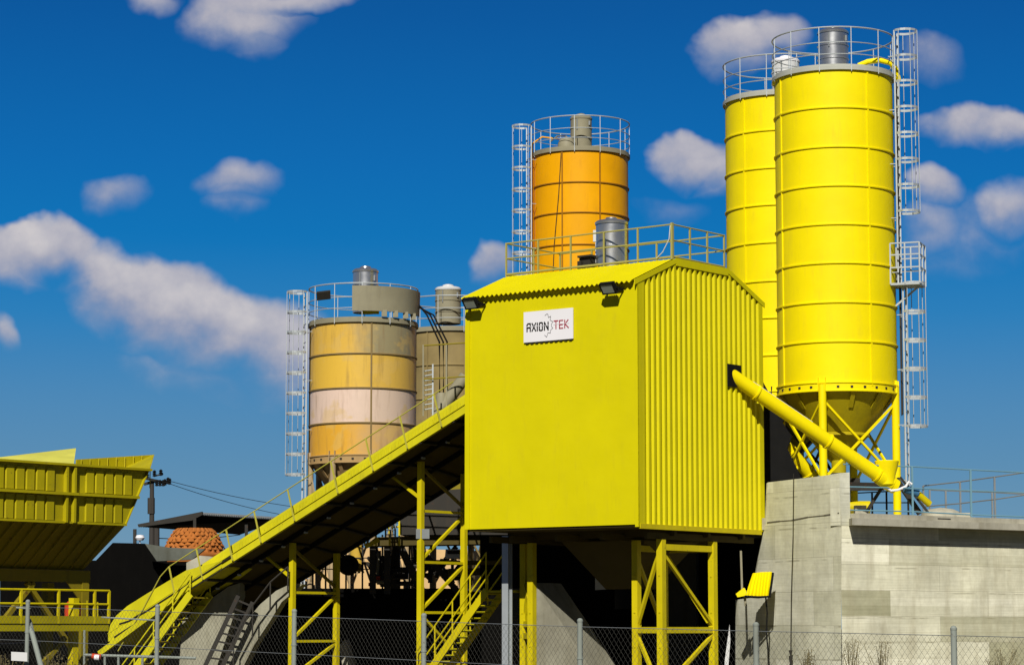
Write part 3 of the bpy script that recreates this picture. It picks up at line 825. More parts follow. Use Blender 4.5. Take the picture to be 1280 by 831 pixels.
# ------------------------------------------------------------------ stairs with handrails
def stairs(root, f, n, w0, w1, treadmat, mat, rail_h=.95, str_h=.2, sides=(0, 1), pw=.26):
    """f(t, w, dz) -> point on the flight, t 0..1 bottom to top"""
    for q, w in enumerate((w0, w1)):
        M = MB(); M.beam(f(0, w, 0), f(1, w, 0), .05, str_h); so = M.build('stringer', mat, root)
        if q in sides:
            H = MB()
            for h in (rail_h, rail_h * .55): H.tube(f(0, w, h), f(1.0, w, h), .022, 8)
            ho = H.build('handrail', mat, root)
            for t in (.02, .27, .52, .77, .995):
                MB().tube(f(t, w, 0), f(t, w, rail_h), .02, 6).build('rail_post', mat, ho)
    M = MB()
    for i in range(n):
        t = (i + .5) / n
        p, q = f(t, w0, 0), f(t, w1, 0); d = (f(1, w0, 0) - f(0, w0, 0)); d.z = 0; d.normalize()
        M.box((p + q) / 2, (pw, (q - p).length, .035), d, (q - p).normalized())
        M.box((p + q) / 2 + ZU * .02 - d * (pw / 2), (.02, (q - p).length, .05), d, (q - p).normalized())
    M.build('treads', treadmat, root)
st_top = P(608, 738, 67.6); st_bot = P(520, 862, 67.6 + (608 - 520) / 3200 * 67.6 * .78)
ST = thing('steel_stairs', 'yellow steel stairs with handrails rising to the grey column under the tower', 'stairs', st_bot)
wd = VD * .75
def fst(t, w, dz): return st_bot.lerp(st_top, t) + wd * w + ZU * dz
stairs(ST, fst, 16, 0, 1, YCONV, YSTEEL, rail_h=1.0)
M = MB(); M.box(st_top + V(.6, .1, -.02), (1.2, .9, .05), UD, VD); M.build('top_landing', YSTEEL, ST)

# ------------------------------------------------------------------ inclined conveyor
S0 = V(C0.x, C0.y) + UD * 5.33 + VD * 1.3
TT = 14.5; SLO = .447
z_s = P(582, 487, 67.0).z
def K(t, w, dz): return S0 + UD * t + VD * w + ZU * (z_s - SLO * (t - 1.11) + dz)
def tpx(px):   # t on the near line at this column
    k = (px - 640) / 3200 * .9934
    return (S0.x - k * S0.y) / (.788 + k * .616)
kd = (K(1, 0, 0) - K(0, 0, 0)).normalized(); kn = VD.cross(kd).normalized()
if kn.z < 0: kn = -kn
CV = thing('inclined_conveyor', 'long yellow belt conveyor climbing from the ground into the side of the tower', 'conveyor', K(TT, 1.4, 0) * 1)
WC = 3.2
M = MB(); M.hexa([K(-1, .35, -.45), K(TT - .9, .35, -.45), K(TT - .9, .35 + .03, -.45), K(-1, .38, -.45), K(-1, .35, -.02), K(TT - .9, .35, -.02), K(TT - .9, .38, -.02), K(-1, .38, -.02)])
n = int((TT - 5.0) / .12)
for i in range(n):
    t = .2 + i * .12
    M.hexa([K(t, .325, -.40), K(t + .06, .325, -.40), K(t + .06, .35, -.40), K(t, .35, -.40), K(t, .335, -.06), K(t + .06, .335, -.06), K(t + .06, .35, -.06), K(t, .35, -.06)])
M.build('side_cover', YCONV, CV)
M = MB()
nn = 10; prof_ = []
for i in range(nn + 1):
    aa = math.pi * i / nn; prof_.append((.35 + .45 - .45 * math.cos(aa), -.02 + .18 * math.sin(aa)))
for k in range(nn): M.quad(K(-1, prof_[k][0], prof_[k][1]), K(TT - 1.0, prof_[k][0], prof_[k][1]), K(TT - 1.0, prof_[k + 1][0], prof_[k + 1][1]), K(-1, prof_[k + 1][0], prof_[k + 1][1]))
M.build('belt_cover', YCONV, CV)
for w in (0.0,):
    M = MB(); 
    for dz_, ww_ in ((-.60, .10),): M.hexa([K(-1, w, dz_), K(TT, w, dz_), K(TT, w + .02, dz_), K(-1, w + .02, dz_), K(-1, w, dz_ + .2), K(TT, w, dz_ + .2), K(TT, w + .02, dz_ + .2), K(-1, w + .02, dz_ + .2)])
    M.hexa([K(-1, w, -.62), K(TT, w, -.62), K(TT, w + .1, -.62), K(-1, w + .1, -.62), K(-1, w, -.6), K(TT, w, -.6), K(TT, w + .1, -.6), K(-1, w + .1, -.6)])
    M.hexa([K(-1, w - .03, -.40), K(TT, w - .03, -.40), K(TT, w + .1, -.40), K(-1, w + .1, -.40), K(-1, w - .03, -.385), K(TT, w - .03, -.385), K(TT, w + .1, -.385), K(-1, w + .1, -.385)])
    M.build('side_beam', YCONV, CV)
for w, dz_, te in ((.75, -.66, .9), (1.9, -.72, 1.8), (WC, -.90, 2.6)):
    M = MB(); M.beam(K(-1, w, dz_), K(TT - te, w, dz_), .07, .13); M.build('lower_beam', BLACK, CV)
M = MB()
for i in range(13):
    t = .4 + i * 1.13
    M.beam(K(t, .03, -.62), K(t, 1.7, -.66), .07, .07, kd); M.beam(K(t, 1.7, -.66), K(t, WC, -.89), .07, .07, kd)
M.build('cross_bar', DKSTEEL, CV)
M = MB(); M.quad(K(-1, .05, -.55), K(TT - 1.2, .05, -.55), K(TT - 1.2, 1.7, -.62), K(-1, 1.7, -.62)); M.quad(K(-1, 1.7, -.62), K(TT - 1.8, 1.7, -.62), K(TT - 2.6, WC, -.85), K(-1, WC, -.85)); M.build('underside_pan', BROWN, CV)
for i in range(16):
    t = .6 + i * .85; MB().tube(K(t, .68, -.76), K(t, .80, -.76), .03, 8).build('idler_roller', GALV, CV)
M = MB(); M.hexa([K(-1, .4, -.2), K(TT - .2, .4, -.2), K(TT - .2, 1.2, -.2), K(-1, 1.2, -.2), K(-1, .4, -.15), K(TT - .2, .4, -.15), K(TT - .2, 1.2, -.15), K(-1, 1.2, -.15)]); M.build('belt', BLACK, CV)
M = MB(); M.quad(K(-1, 1.35, -.36), K(TT - 3, 1.35, -.36), K(TT - 3, 3.6, -.36), K(-1, 3.6, -.36)); M.build('walkway', DKSTEEL, CV)
# near handrail
RAILYB = paint('worn_yellow_rail_paint', (.45, .42, .06), .6, .5, (.2, .18, .08), wav=0)
H = MB()
rt0, rt1 = tpx(572), tpx(216)
Kp = lambda t, w, up_: K(t, w, 0) + kn * up_
H.tube(Kp(rt0, -.04, .36), Kp(rt1, -.04, .36), .017, 8)
H.path([Kp(rt1, -.04, .36), Kp(rt1 + .4, -.04, .25), K(rt1 + 1.2, -.04, -.35), K(rt1 + 2.2, -.04, -1.1)], .017, 8)
ho = H.build('handrail', RAILYB, CV)
for px in (548, 505, 462, 418, 364, 322, 287, 250, 216):
    t = tpx(px); MB().beam(Kp(t + .1, -.045, -.55), Kp(t, -.045, .36), .04, .03).build('rail_post', RAILYB, ho)
H = MB()
for q in (.62, .32): H.tube(Kp(rt0, WC, q), Kp(rt1, WC, q), .02, 8)
ho = H.build('handrail', YDULL, CV)
for i in range(9):
    t = rt0 + (rt1 - rt0) * i / 8; MB().beam(Kp(t, WC, -.4), Kp(t, WC, .62), .04, .04).build('rail_post', YDULL, ho)
# side hatch marks
M = MB()
for px in (528, 500, 466, 363, 300): 
    t = tpx(px); M.box(K(t, .32, -.44), (.22, .02, .05), kd, VD)
M.build('lock_bracket', DKSTEEL, CV)
# rounded tail hood
M = MB(); pr = []
tz = [(TT - 2.6, 0), (TT - 1.6, -.0), (TT - .7, -.08), (TT - .28, -.22), (TT - .05, -.42), (TT - .0, -.62), (TT - .08, -.72), (TT - 2.6, -.42)]
tz = [(TT - 4.6, -.40), (TT - 3.2, -.02), (TT - 1.6, .04), (TT - .8, .05), (TT - .35, -.02), (TT - .10, -.18), (TT - .02, -.40), (TT - .06, -.62), (TT - .2, -.80), (TT - 2.2, -.62), (TT - 4.6, -.60)]
M.prism([K(t, -.02, z) for t, z in tz], VD * 1.35); M.build('tail_hood', YCONV, CV)
M = MB(); gp_ = [(TT - 5.0, -.46), (TT - 1.6, -.46), (TT - .9, -.42), (TT - .5, -.33)]
M.path([K(t, -.035, z) for t, z in gp_], .022, 6); M.path([K(t, -.05, z - .2) for t, z in gp_[:3]] + [K(TT - .3, -.05, -.62)], .016, 6); M.build('hood_seam', DKSTEEL, CV)
M = MB(); M.beam(K(TT - 3.4, -.10, -.60), K(TT + .25, -.10, -.86), .09, .16); M.build('tail_beam', YCONV, CV)
# tail legs (slanting stair-like stringers beneath the lower end)
def trestle(name, px, wn, ww, zl, label, lo=False):
    t = tpx(px); 
    base = K(t, wn, 0); base.z = 0
    r_ = thing(name, label, 'trestle', base, 'trestles carrying the conveyor')
    topn = K(t, wn, -.70).z
    p0 = K(t, wn, 0); p1 = K(t, wn + ww, 0); t1 = K(t, wn + ww, -.95).z
    for p, tz_ in ((p0, topn), (p1, t1)):
        M = MB(); M.beam(V(p.x, p.y, 0), V(p.x, p.y, tz_), .15, .13, VD)
        M.box(V(p.x, p.y, .01), (.35, .35, .02), UD, VD); M.build('leg', YSTEEL, r_)
    zs = zl
    for z in zs: MB().beam(V(p0.x, p0.y, z), V(p1.x, p1.y, z), .09, .07).build('cross_beam', YSTEEL, r_)
    for k in range(len(zs) - 1):
        a, b_ = (p0, p1) if k % 2 == 0 else (p1, p0)
        if k == 0: a, b_ = p1, p0
        MB().beam(V(a.x, a.y, zs[k] - .05), V(b_.x, b_.y, zs[k + 1] + .05), .075, .07).build('diagonal_brace', YSTEEL, r_)
    # knee braces to the conveyor
    MB().beam(V(p0.x, p0.y, topn - 1.0), K(t + 1.0, wn, -.62), .08, .07).build('knee_brace', YSTEEL, r_)
    MB().beam(V(p0.x, p0.y, topn - .15), V(p1.x, p1.y, zs[0] + .15), .07, .07).build('diagonal_brace', YDULL, r_)
    return r_
Yt = K(tpx(368), .5, 0).y
trestle('conveyor_trestle', 334, 1.0, 1.85, [zat(390, 740, Yt + .8), zat(390, 801, Yt + .8), .2], 'lower yellow trestle under the middle of the conveyor')
Yt = K(tpx(527), .5, 0).y
trestle('conveyor_trestle', 495, 1.0, 1.85, [zat(550, 638, Yt + .8), zat(550, 702, Yt + .8), zat(550, 765, Yt + .8), zat(550, 830, Yt + .8)], 'taller yellow trestle under the conveyor just left of the tower')
# access stairs at the low end of the conveyor
ab = K(tpx(150), -.5, 0); at_ = P(238, 742, K(tpx(232), -.4, 0).y); ab = P(142, 872, at_.y + 1.2)
AS = thing('access_stairs', 'steep yellow access stairs with handrails at the low end of the conveyor', 'stairs', ab)
def fas(t, w, dz): return ab.lerp(at_, t) + VD * (w * .8) + ZU * dz
stairs(AS, fas, 14, 0, 1, YDULL, YCONV, rail_h=.62, str_h=.22)

# ------------------------------------------------------------------ aggregate hopper on the left
N0 = P(186, 586, 58.0); zt_h = N0.z
nrm = V(VD.y, -VD.x)          # outward normal of the long side
HP = thing('aggregate_bins', 'large yellow ribbed aggregate bin with flared upper boards at the left edge', 'hopper', V(N0.x, N0.y, 0) - VD * 4)
def Hh(s, d, z): return V(N0.x, N0.y) - VD * s - nrm * d + ZU * z
def onH(x, y, d=0.0): 
    p = PL(x, y, Hh(0, d, 0), nrm); return p
pb = onH(157, 656); zb_h = pb.z; sb = -(pb - Hh(0, 0, 0)).dot(VD)
LH = 9.0
M = MB(); M.quad(Hh(0, 0, zt_h), Hh(LH, 0, zt_h), Hh(LH, 0, zb_h), Hh(sb, 0, zb_h))
pitch = .287; s_ = sb / 2 + .2
post_s = [-(onH(x, 620) - Hh(0, 0, 0)).dot(VD) for x in (90.5, 80.5, 0 - 90)]
zm_h = (zt_h + zb_h) / 2 - .02
while s_ < LH:
    for (z0, z1) in ((zb_h + .04, zm_h - .06), (zm_h + .05, zt_h - .12)):
        w_ = pitch * .80
        if any(abs(s_ + w_ / 2 - q) < .2 for q in post_s): continue
        fr = (z0 - zb_h) / (zt_h - zb_h)
        smin = sb * (1 - (z1 - zb_h) / (zt_h - zb_h)) + .15 if z0 > zm_h else sb + .1
        if s_ < smin - .15: continue
        M.hexa([Hh(s_, .0, z0), Hh(s_ + w_, .0, z0), Hh(s_ + w_ - .012, -.04, z0), Hh(s_ + .012, -.04, z0), Hh(s_, .0, z1), Hh(s_ + w_, 0, z1), Hh(s_ + w_ - .012, -.04, z1), Hh(s_ + .012, -.04, z1)])
    s_ += pitch
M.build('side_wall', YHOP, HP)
def hbar(z, s0, h, d, name, mat=YHOP):
    M = MB(); M.hexa([Hh(s0, 0.001, z), Hh(LH, 0.001, z), Hh(LH, -d, z), Hh(s0, -d, z), Hh(s0, 0.001, z + h), Hh(LH, 0.001, z + h), Hh(LH, -d, z + h), Hh(s0, -d, z + h)])
    M.build(name, mat, HP)
hbar(zt_h - .05, 0, .05, .12, 'top_rail'); hbar(zm_h - .03, sb / 2 + .05, .06, .14, 'middle_rail'); hbar(zb_h - .02, sb, .05, .05, 'bottom_rail')
for q in post_s:
    M = MB(); M.hexa([Hh(q - .03, .001, zb_h), Hh(q + .03, .001, zb_h), Hh(q + .03, -.10, zb_h), Hh(q - .03, -.10, zb_h), Hh(q - .03, .001, zt_h), Hh(q + .03, .001, zt_h), Hh(q + .03, -.1, zt_h), Hh(q - .03, -.10, zt_h)])
    M.build('stiffener_post', YHOP, HP)
# end wall
DH = 2.8
M = MB(); e = V(0, 0)
ftop = PL(193, 568, Hh(0, DH, 0), nrm)
M.hexa([Hh(sb, -.03, zb_h), Hh(sb + 1.4, DH, zb_h), Hh(sb + 1.43, DH, zb_h), Hh(sb + .03, -.03, zb_h), Hh(0, -.05, zt_h), ftop, ftop - VD * .03, Hh(.03, -.05, zt_h)])
M.build('end_wall', YHOP, HP)
# flared inner boards
b0 = onH(96, 574, DH); b1_ = ftop
M = MB(); M.prism([b0 - ZU * 1.2, b0, b1_, b1_ - ZU * .9 - VD * .75], -nrm * .04); M.build('flared_board', YHOP, HP)
e0, e1 = onH(-160, 590, DH * .75), onH(95, 560, DH * .75)
e2 = onH(92, 577, .1)
M = MB(); M.prism([e0 - ZU * 1.0, e0, e1, V(e2.x, e2.y, e2.z - .1)], -nrm * .04); M.build('flared_board', YPALE, HP)
M = MB()
for k in range(9):
    f = k / 9 + .05; p = b0.lerp(b1_, f); M.beam(p - ZU * .8 + nrm * .02, p - ZU * .01 + nrm * .02, .03, .02)
for k in range(14):
    f = .1 + k / 16; p = e0.lerp(e1, f); M.beam(p - ZU * .8 + nrm * .02, p - ZU * .01 + nrm * .02, .03, .02)
M.build('board_ribs', YHOP, HP)
# lower funnel
pbt = PL(104, 712, Hh(0, .9, 0), nrm); zf_ = pbt.z; sf = -(pbt - Hh(0, .9, 0)).dot(VD)
M = MB()
A_ = [Hh(sb, 0, zb_h), Hh(LH, 0, zb_h), Hh(LH, DH, zb_h), Hh(sb, DH, zb_h)]
Bm = [Hh(sf, .9, zf_), Hh(LH, .9, zf_), Hh(LH, DH - .9, zf_), Hh(sf, DH - .9, zf_)]
M.hexa(Bm + A_)
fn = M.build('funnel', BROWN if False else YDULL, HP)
M = MB()
for k in range(26):
    s_ = sb + .3 + k * .33
    M.beam(Hh(s_, -.01, zb_h - .03), Hh(max(s_ + (sf - sb) * .5, sf), .88, zf_ + .03), .05, .05)
M.build('funnel_ribs', YDULL, fn)
# substructure
M = MB(); M.beam(Hh(sf - .1, .85, zf_ - .15), Hh(LH, .85, zf_ - .15), .16, .26); M.build('support_beam', YDULL, HP)
for s_ in (sf + .05, sf + 3.2):
    for d in (.85, DH - .8):
        MB().beam(Hh(s_, d, 0), Hh(s_, d, zf_ - .28), .2, .2, VD).build('leg', YDULL, HP)
MB().beam(Hh(sf + 3.2, .85, .9), Hh(sf + 1.5, .85, zf_ - .3), .1, .1).build('diagonal_brace', YDULL, HP)
MB().beam(Hh(sf + .1, .85, .9), Hh(sf + 1.7, .85, zf_ - .3), .1, .1).build('diagonal_brace', YDULL, HP)
MB().prism([Hh(sf, .8, zf_ - .28), Hh(sf + .6, .8, zf_ - .28), Hh(sf, .8, zf_ - .9)], nrm * .03).build('gusset', YDULL, HP)
# walkway with railing in front
PLD = -.7
pe = PL(136, 779, Hh(0, PLD, 0), nrm); se = -(pe - Hh(0, PLD, 0)).dot(VD); zd = pe.z
WK = thing('service_platform', 'yellow railed walkway running below the aggregate bin', 'platform', Hh(se + 2, PLD + .3, zd - .3))
M = MB(); M.hexa([Hh(se, PLD, zd - .16), Hh(LH + 1, PLD, zd - .16), Hh(LH + 1, PLD + .04, zd - .16), Hh(se, PLD + .04, zd - .16), Hh(se, PLD, zd - .012), Hh(LH + 1, PLD, zd - .012), Hh(LH + 1, PLD + .04, zd - .012), Hh(se, PLD + .04, zd - .012)])
M.build('edge_beam', YHOP, WK)
M = MB(); M.hexa([Hh(se, PLD - .02, zd - .0), Hh(LH + 1, PLD - .02, zd - .0), Hh(LH + 1, PLD, zd - .0), Hh(se, PLD, zd - .0), Hh(se, PLD - .02, zd + .16), Hh(LH + 1, PLD - .02, zd + .16), Hh(LH + 1, PLD, zd + .16), Hh(se, PLD, zd + .16)])
M.build('toe_board', YHOP, WK)
M = MB(); M.hexa([Hh(se, PLD + .02, zd - .05), Hh(LH + 1, PLD + .02, zd - .05), Hh(LH + 1, PLD + 1.0, zd - .05), Hh(se, PLD + 1.0, zd - .05), Hh(se, PLD + .02, zd), Hh(LH + 1, PLD + .02, zd), Hh(LH + 1, PLD + 1.0, zd), Hh(se, PLD + 1.0, zd)])
M.build('walkway_floor', YDULL, WK)
zr = PL(136, 738, Hh(0, PLD, 0), nrm).z; zr2 = PL(136, 755, Hh(0, PLD, 0), nrm).z
M = MB()
for z in (zr, zr2): M.tube(Hh(se, PLD, z), Hh(LH + 1, PLD, z), .024, 8)
ra = M.build('railing', YSTEEL, WK)
for x in (136, 118, 73, 26, -20, -70):
    p = PL(x, 760, Hh(0, PLD, 0), nrm); MB().beam(V(p.x, p.y, zd), V(p.x, p.y, zr), .05, .05, VD).build('rail_post', YSTEEL, ra)
MB().beam(Hh(se + .75, PLD + .3, 0), Hh(se + .75, PLD + .3, zd + .55), .16, .16, VD).build('leg', YSTEEL, WK)
MB().beam(Hh(se + 5, PLD + .3, 0), Hh(se + 5, PLD + .3, zd - .05), .14, .14, VD).build('leg', YSTEEL, WK)
MB().beam(Hh(se + 2.3, PLD + .3, .2), Hh(se + 1.0, PLD + .3, zd - .3), .1, .1).build('diagonal_brace', YDULL, WK)
M = MB(); q = Hh(0, PLD + .5, 0); p = PL(91, 763, q, nrm); M.lathe(V(p.x, p.y, p.z - .3), [(.001, 0), (.16, .02), (.18, .12), (.18, .42), (.12, .5), (.001, .52)], 16)
o = M.build('warning_beacon', REDP); tag(o, 'dull red drum standing on the walkway under the aggregate bin', 'drum')
for x, y0_, y1_, lb in ((109, 750, 772, 'left of the two short upright pipes near the walkway end'), (122, 752, 772, 'right of the two short upright pipes near the walkway end')):
    tag(MB().tube(PL(x, y1_, q, nrm), PL(x, y0_, q, nrm), .02, 6).build('upright_pipe', YHOP), lb, 'pipe', 'upright pipes on the walkway')

# ------------------------------------------------------------------ dark shed and things behind the conveyor's low end
block('dark_shed', DARK, [(0, 700, 84), (120, 700, 84), (141, 678, 84), (181, 679, 84), (196, 702, 84), (330, 704, 84), (420, 745, 84), (420, 980, 84), (0, 980, 84)], V(0, 3, 0), 'shed wall coloured black as shadow between the bin and the conveyor', 'shed')
block('rear_retaining_wall', DARK, [(300, 735, 76.5), (560, 735, 76.5), (620, 742, 76.5), (620, 980, 76.5), (300, 980, 76.5)], V(0, .6, 0), 'retaining wall coloured black as shade behind the conveyor trestles')
block('flat_roof_slab', CONCD, [(181, 679, 83), (212, 684, 83), (256, 686, 83), (240, 699, 83), (196, 701, 83)], V(0, .3, .0), 'small sloping grey green roof slab behind the conveyor', 'roof')
block('concrete_block', CONCP, [(233, 703, 80), (250, 694, 80), (268, 697, 80), (268, 730, 80), (233, 730, 80)], V(.2, .8, 0), 'grey concrete block just behind the conveyor rail', 'concrete block')
RAMPC = concrete('stained_ramp_concrete', (.34, .33, .25), False, dark=.6)
block('concrete_ramp', RAMPC, [(222, 860, 74.0), (228, 775, 74.0), (247, 760, 74.0), (285, 733, 74.0), (300, 728, 74.0), (300, 745, 74.0), (262, 860, 74.0)], V(.1, .5, 0), 'sloping concrete wing wall below the conveyor, the left of two', 'concrete wall')
block('concrete_ramp', RAMPC, [(262, 870, 72.6), (300, 785, 72.6), (325, 755, 72.6), (345, 738, 72.6), (366, 728, 72.6), (378, 730, 72.6), (352, 752, 72.6), (338, 775, 72.6), (318, 805, 72.6), (285, 870, 72.6)], V(.1, .5, 0), 'curved concrete wing wall below the conveyor, the right of two', 'concrete wall')
block('concrete_kerb', CONCP, [(430, 845, 75.5), (424, 806, 75.5), (431, 799, 75.5), (444, 845, 75.5)], V(.1, .4, 0), 'small pointed concrete stub by the lower trestle', 'concrete block')
# pipe rail over the curved wing wall
o = thing('ramp_handrail', 'thin dark handrail following the curved concrete wing wall', 'railing', P(320, 800, 71.9))
M = MB(); rp = [P(x, y, 71.9) for x, y in ((292, 800), (316, 756), (338, 727), (360, 708))]; M.path(rp, .025, 6); M.build('rail', DKSTEEL, o)
for p_, d_ in zip(rp, (1.0, .9, .8, .7)): MB().tube(p_, p_ - ZU * d_, .022, 6).build('rail_post', DKSTEEL, o)
# ladder against the ramps
o = thing('fixed_ladder', 'dark steel ladder standing against the concrete wing walls', 'ladder', P(255, 850, 72.2))
M = MB()
p0a, p1a, p0b, p1b = P(244, 858, 72.2), P(298, 744, 72.2), P(266, 858, 72.2), P(316, 752, 72.2)
M.beam(p0a, p1a, .07, .12); M.beam(p0b, p1b, .07, .12); M.build('rails', DKSTEEL, o)
M = MB()
for i in range(11): M.beam(p0a.lerp(p1a, (i + .5) / 11), p0b.lerp(p1b, (i + .5) / 11), .04, .05)
M.build('rungs', DKSTEEL, o)

# canopy
CY = 96
CN = thing('corrugated_canopy', 'small canopy with dark corrugated roof on thin posts', 'canopy', P(243, 700, CY))
M = MB(); n = 44
pa, pbb = P(253, 641, CY), P(352, 647, CY); pc_, pd = P(172, 656, CY + 3), P(300, 664, CY + 3)
for i in range(n * 4 + 1):
    f = i / (n * 4); h = .035 * math.cos(2 * math.pi * f * n)
    a = pa.lerp(pbb, f) + ZU * h; b_ = pc_.lerp(pd, f) + ZU * h
    M.v += [a, b_, a - ZU * .04, b_ - ZU * .04]
for i in range(n * 4):
    o_ = 4 * i; q_ = o_ + 4
    M.f += [(o_, q_, q_ + 1, o_ + 1), (o_ + 2, o_ + 3, q_ + 3, q_ + 2), (o_, o_ + 2, q_ + 2, q_), (o_ + 1, q_ + 1, q_ + 3, o_ + 3)]
M.build('roof_sheet', GALVD, CN)
M = MB(); M.prism([P(172, 655, CY - .1), P(253, 639, CY - .1), P(253, 643, CY - .1), P(240, 650, CY - .1), P(173, 658.5, CY - .1)], V(0, .15, 0)); M.build('fascia', DKSTEEL, CN)
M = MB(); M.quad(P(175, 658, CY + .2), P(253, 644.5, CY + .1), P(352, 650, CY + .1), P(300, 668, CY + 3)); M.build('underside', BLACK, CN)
for x in (243.5, 308, 345):
    MB().beam(P(x, 705, CY - .2 if x < 250 else CY + .3), P(x, 646, CY - .2 if x < 250 else CY + .3), .11, .11, V(0, 1)).build('post', DKSTEEL, CN)

# terracotta dome with tile courses
TC = paint('terracotta_tiles', (.43, .145, .03), .75, .4, (.2, .07, .03), wav=.1, fade=.3)
DY = 90
dc = P(243, 690, DY); 
DM = thing('tiled_dome', 'round dome roof of orange clay tiles behind the conveyor rail', 'dome', dc)
M = MB(); rad = .95; zt_d = P(243, 660, DY).z; zb_d = dc.z
rows = 7
for k in range(rows):
    f0, f1 = k / rows, (k + 1.12) / rows
    def rr_(f): return rad * (1 - .42 * max(0, min(1, f)) ** 2.0)
    z0 = zb_d + (zt_d - zb_d) * f0; z1 = zb_d + (zt_d - zb_d) * min(1.0, f1)
    nt_ = 26
    for i in range(nt_):
        a0 = 360 * i / nt_ + (k % 2) * 7 + random.uniform(-1, 1); a1 = a0 + 360 / nt_ * .92
        ro_t = rr_(f0) + .05 + random.uniform(-.02, .05); ri = rr_(f1) + .01
        am = (a0 + a1) / 2
        A = [ang(dc, ro_t, a0, z0), ang(dc, ro_t + .05, am, z0 + .0), ang(dc, ro_t, a1, z0)]
        Bq = [ang(dc, ri, a0 + .8, z1), ang(dc, ri + .04, am, z1), ang(dc, ri, a1 - .8, z1)]
        jz = random.uniform(-.03, .02); A = [p + ZU * jz for p in A]; A2 = [p - ZU * .035 for p in A]
        M.add(A + Bq + A2, [(0, 1, 4, 3), (1, 2, 5, 4), (6, 7, 1, 0), (7, 8, 2, 1)])
M.build('tile_courses', TC, DM)
M = MB(); M.lathe(dc, [(rad + .0, -.02), (rad * .93, (zt_d - zb_d) * .45), (rad * .57, zt_d - zb_d - .03), (.001, zt_d - zb_d + .03)], 40)
for v_ in M.v: pass
M.build('dome_core', TC, DM)
M = MB(); M.lathe(dc, [(rad + .25, -.35), (rad + .3, -.1), (rad + .1, -.02), (.1, -.02)], 32); M.build('ring_base', TC, DM)

# utility pole with insulators
UY = 112
up_ = P(190, 700, UY)
UPO = thing('utility_pole', 'dark utility pole with cross arms and insulators behind the bin', 'pole', up_)
M = MB(); M.tube(P(189.5, 700, UY), P(190, 601, UY), .13, 12, .09); M.tube(P(196, 690, UY), P(196, 654, UY), .12, 10); M.build('shaft', WOOD, UPO)
M = MB(); M.beam(P(180, 605, UY), P(196, 600.5, UY), .1, .12); M.beam(P(183, 598, UY - .3), P(213, 604, UY + .2), .08, .1); M.beam(P(192, 595, UY), P(204, 592, UY), .06, .07); M.build('cross_arm', DKSTEEL, UPO)
M = MB()
for x, y in ((196, 604), (200, 604), (204, 604), (210, 601), (212, 602), (193, 592), (201, 591), (184, 596), (206, 603)):
    p = P(x, y, UY - .1); M.lathe(p, [(.03, -.12), (.09, -.1), (.05, -.03), (.10, 0), (.05, .05), (.09, .09), (.03, .16)], 8)
M.build('insulator', BLACK, UPO)
M = MB(); M.tube(P(189, 622, UY), P(189, 642, UY), .16, 8); M.build('transformer_box', WOOD, UPO)
def wire(p, q, sag, r, lab, i):
    M = MB(); M.path([p.lerp(q, t / 20) - ZU * sag * 4 * (t / 20) * (1 - t / 20) for t in range(21)], r, 5)
    tag(M.build('power_line', DKSTEEL), lab, 'wire', 'power lines beside the utility pole')
wire(P(212, 601, UY), P(520, 640, UY + 35), .5, .014, 'uppermost power line running right from the utility pole', 0)
wire(P(211, 604, UY), P(520, 652, UY + 35), .7, .014, 'middle power line running right from the utility pole', 1)
wire(P(192, 672, UY), P(300, 668, UY + 8), .1, .02, 'lowest power line, passing just under the canopy', 2)
# little floodlight and post near the pole
M = MB(); M.tube(P(168.5, 690, 86), P(168.5, 661, 86), .06, 8); tag(M.build('short_post', WOOD), 'short dark post on top of the black shed', 'post')
M = MB(); p = P(175, 672, 86); M.lathe(p, [(.001, -.09), (.11, -.08), (.16, 0), (.12, .09), (.001, .11)], 16); M.tube(p - ZU * .3, p, .02, 6)
tag(M.build('globe_lamp', WHITE), 'small white globe lamp on top of the black shed', 'lamp')
# ------------------------------------------------------------------ concrete bunker and deck on the right
K0 = P(1051, 700, 63.4); K0.z = 0
D1 = V(-.5, .866).normalized(); D2 = V(.81, .59).normalized()
zc0 = zat(1066, 642, 63.7)
BK = thing('concrete_bunker', 'pale board-marked concrete wall with a projecting slab edge on the right', 'wall', K0)
n1 = V(-D1.y, D1.x); 
if n1.y > 0: n1 = -n1
n2 = V(D2.y, -D2.x)
def f1p(x, y): return PL(x, y, K0, n1)
def f2p(x, y): return PL(x, y, K0, n2)
M = MB()
ptsL = [(1051, 980), (1051, 651), (1066, 640), (1066, 590), (957, 603), (955, 640), (950, 680), (944, 715), (932, 742), (921, 764), (920, 980)]
ptsL = [(1051.7, 980), (1051.7, 644), (1045, 590.5 + 2), (960, 602.6), (957.5, 652), (953.5, 672), (946, 713), (945, 746), (921, 749), (920, 980)]
M.prism([f1p(x, y) for x, y in ptsL], V(0, .4, 0))
M.build('wing_wall', CONC2, BK)
M = MB(); jp = [f1p(x, y) + n1 * .004 for x, y in ((959, 653), (975, 651), (990, 650), (1010, 646), (1030, 644), (1049, 641))]
for k in range(5): M.beam(jp[k], jp[k + 1], .012, .022 if k % 2 else .035, ZU)
M.build('pour_joint', paint('dark_pour_joint', (.12, .11, .08), .9, .2, wav=0), BK)  # thin dark strips along the pour joint
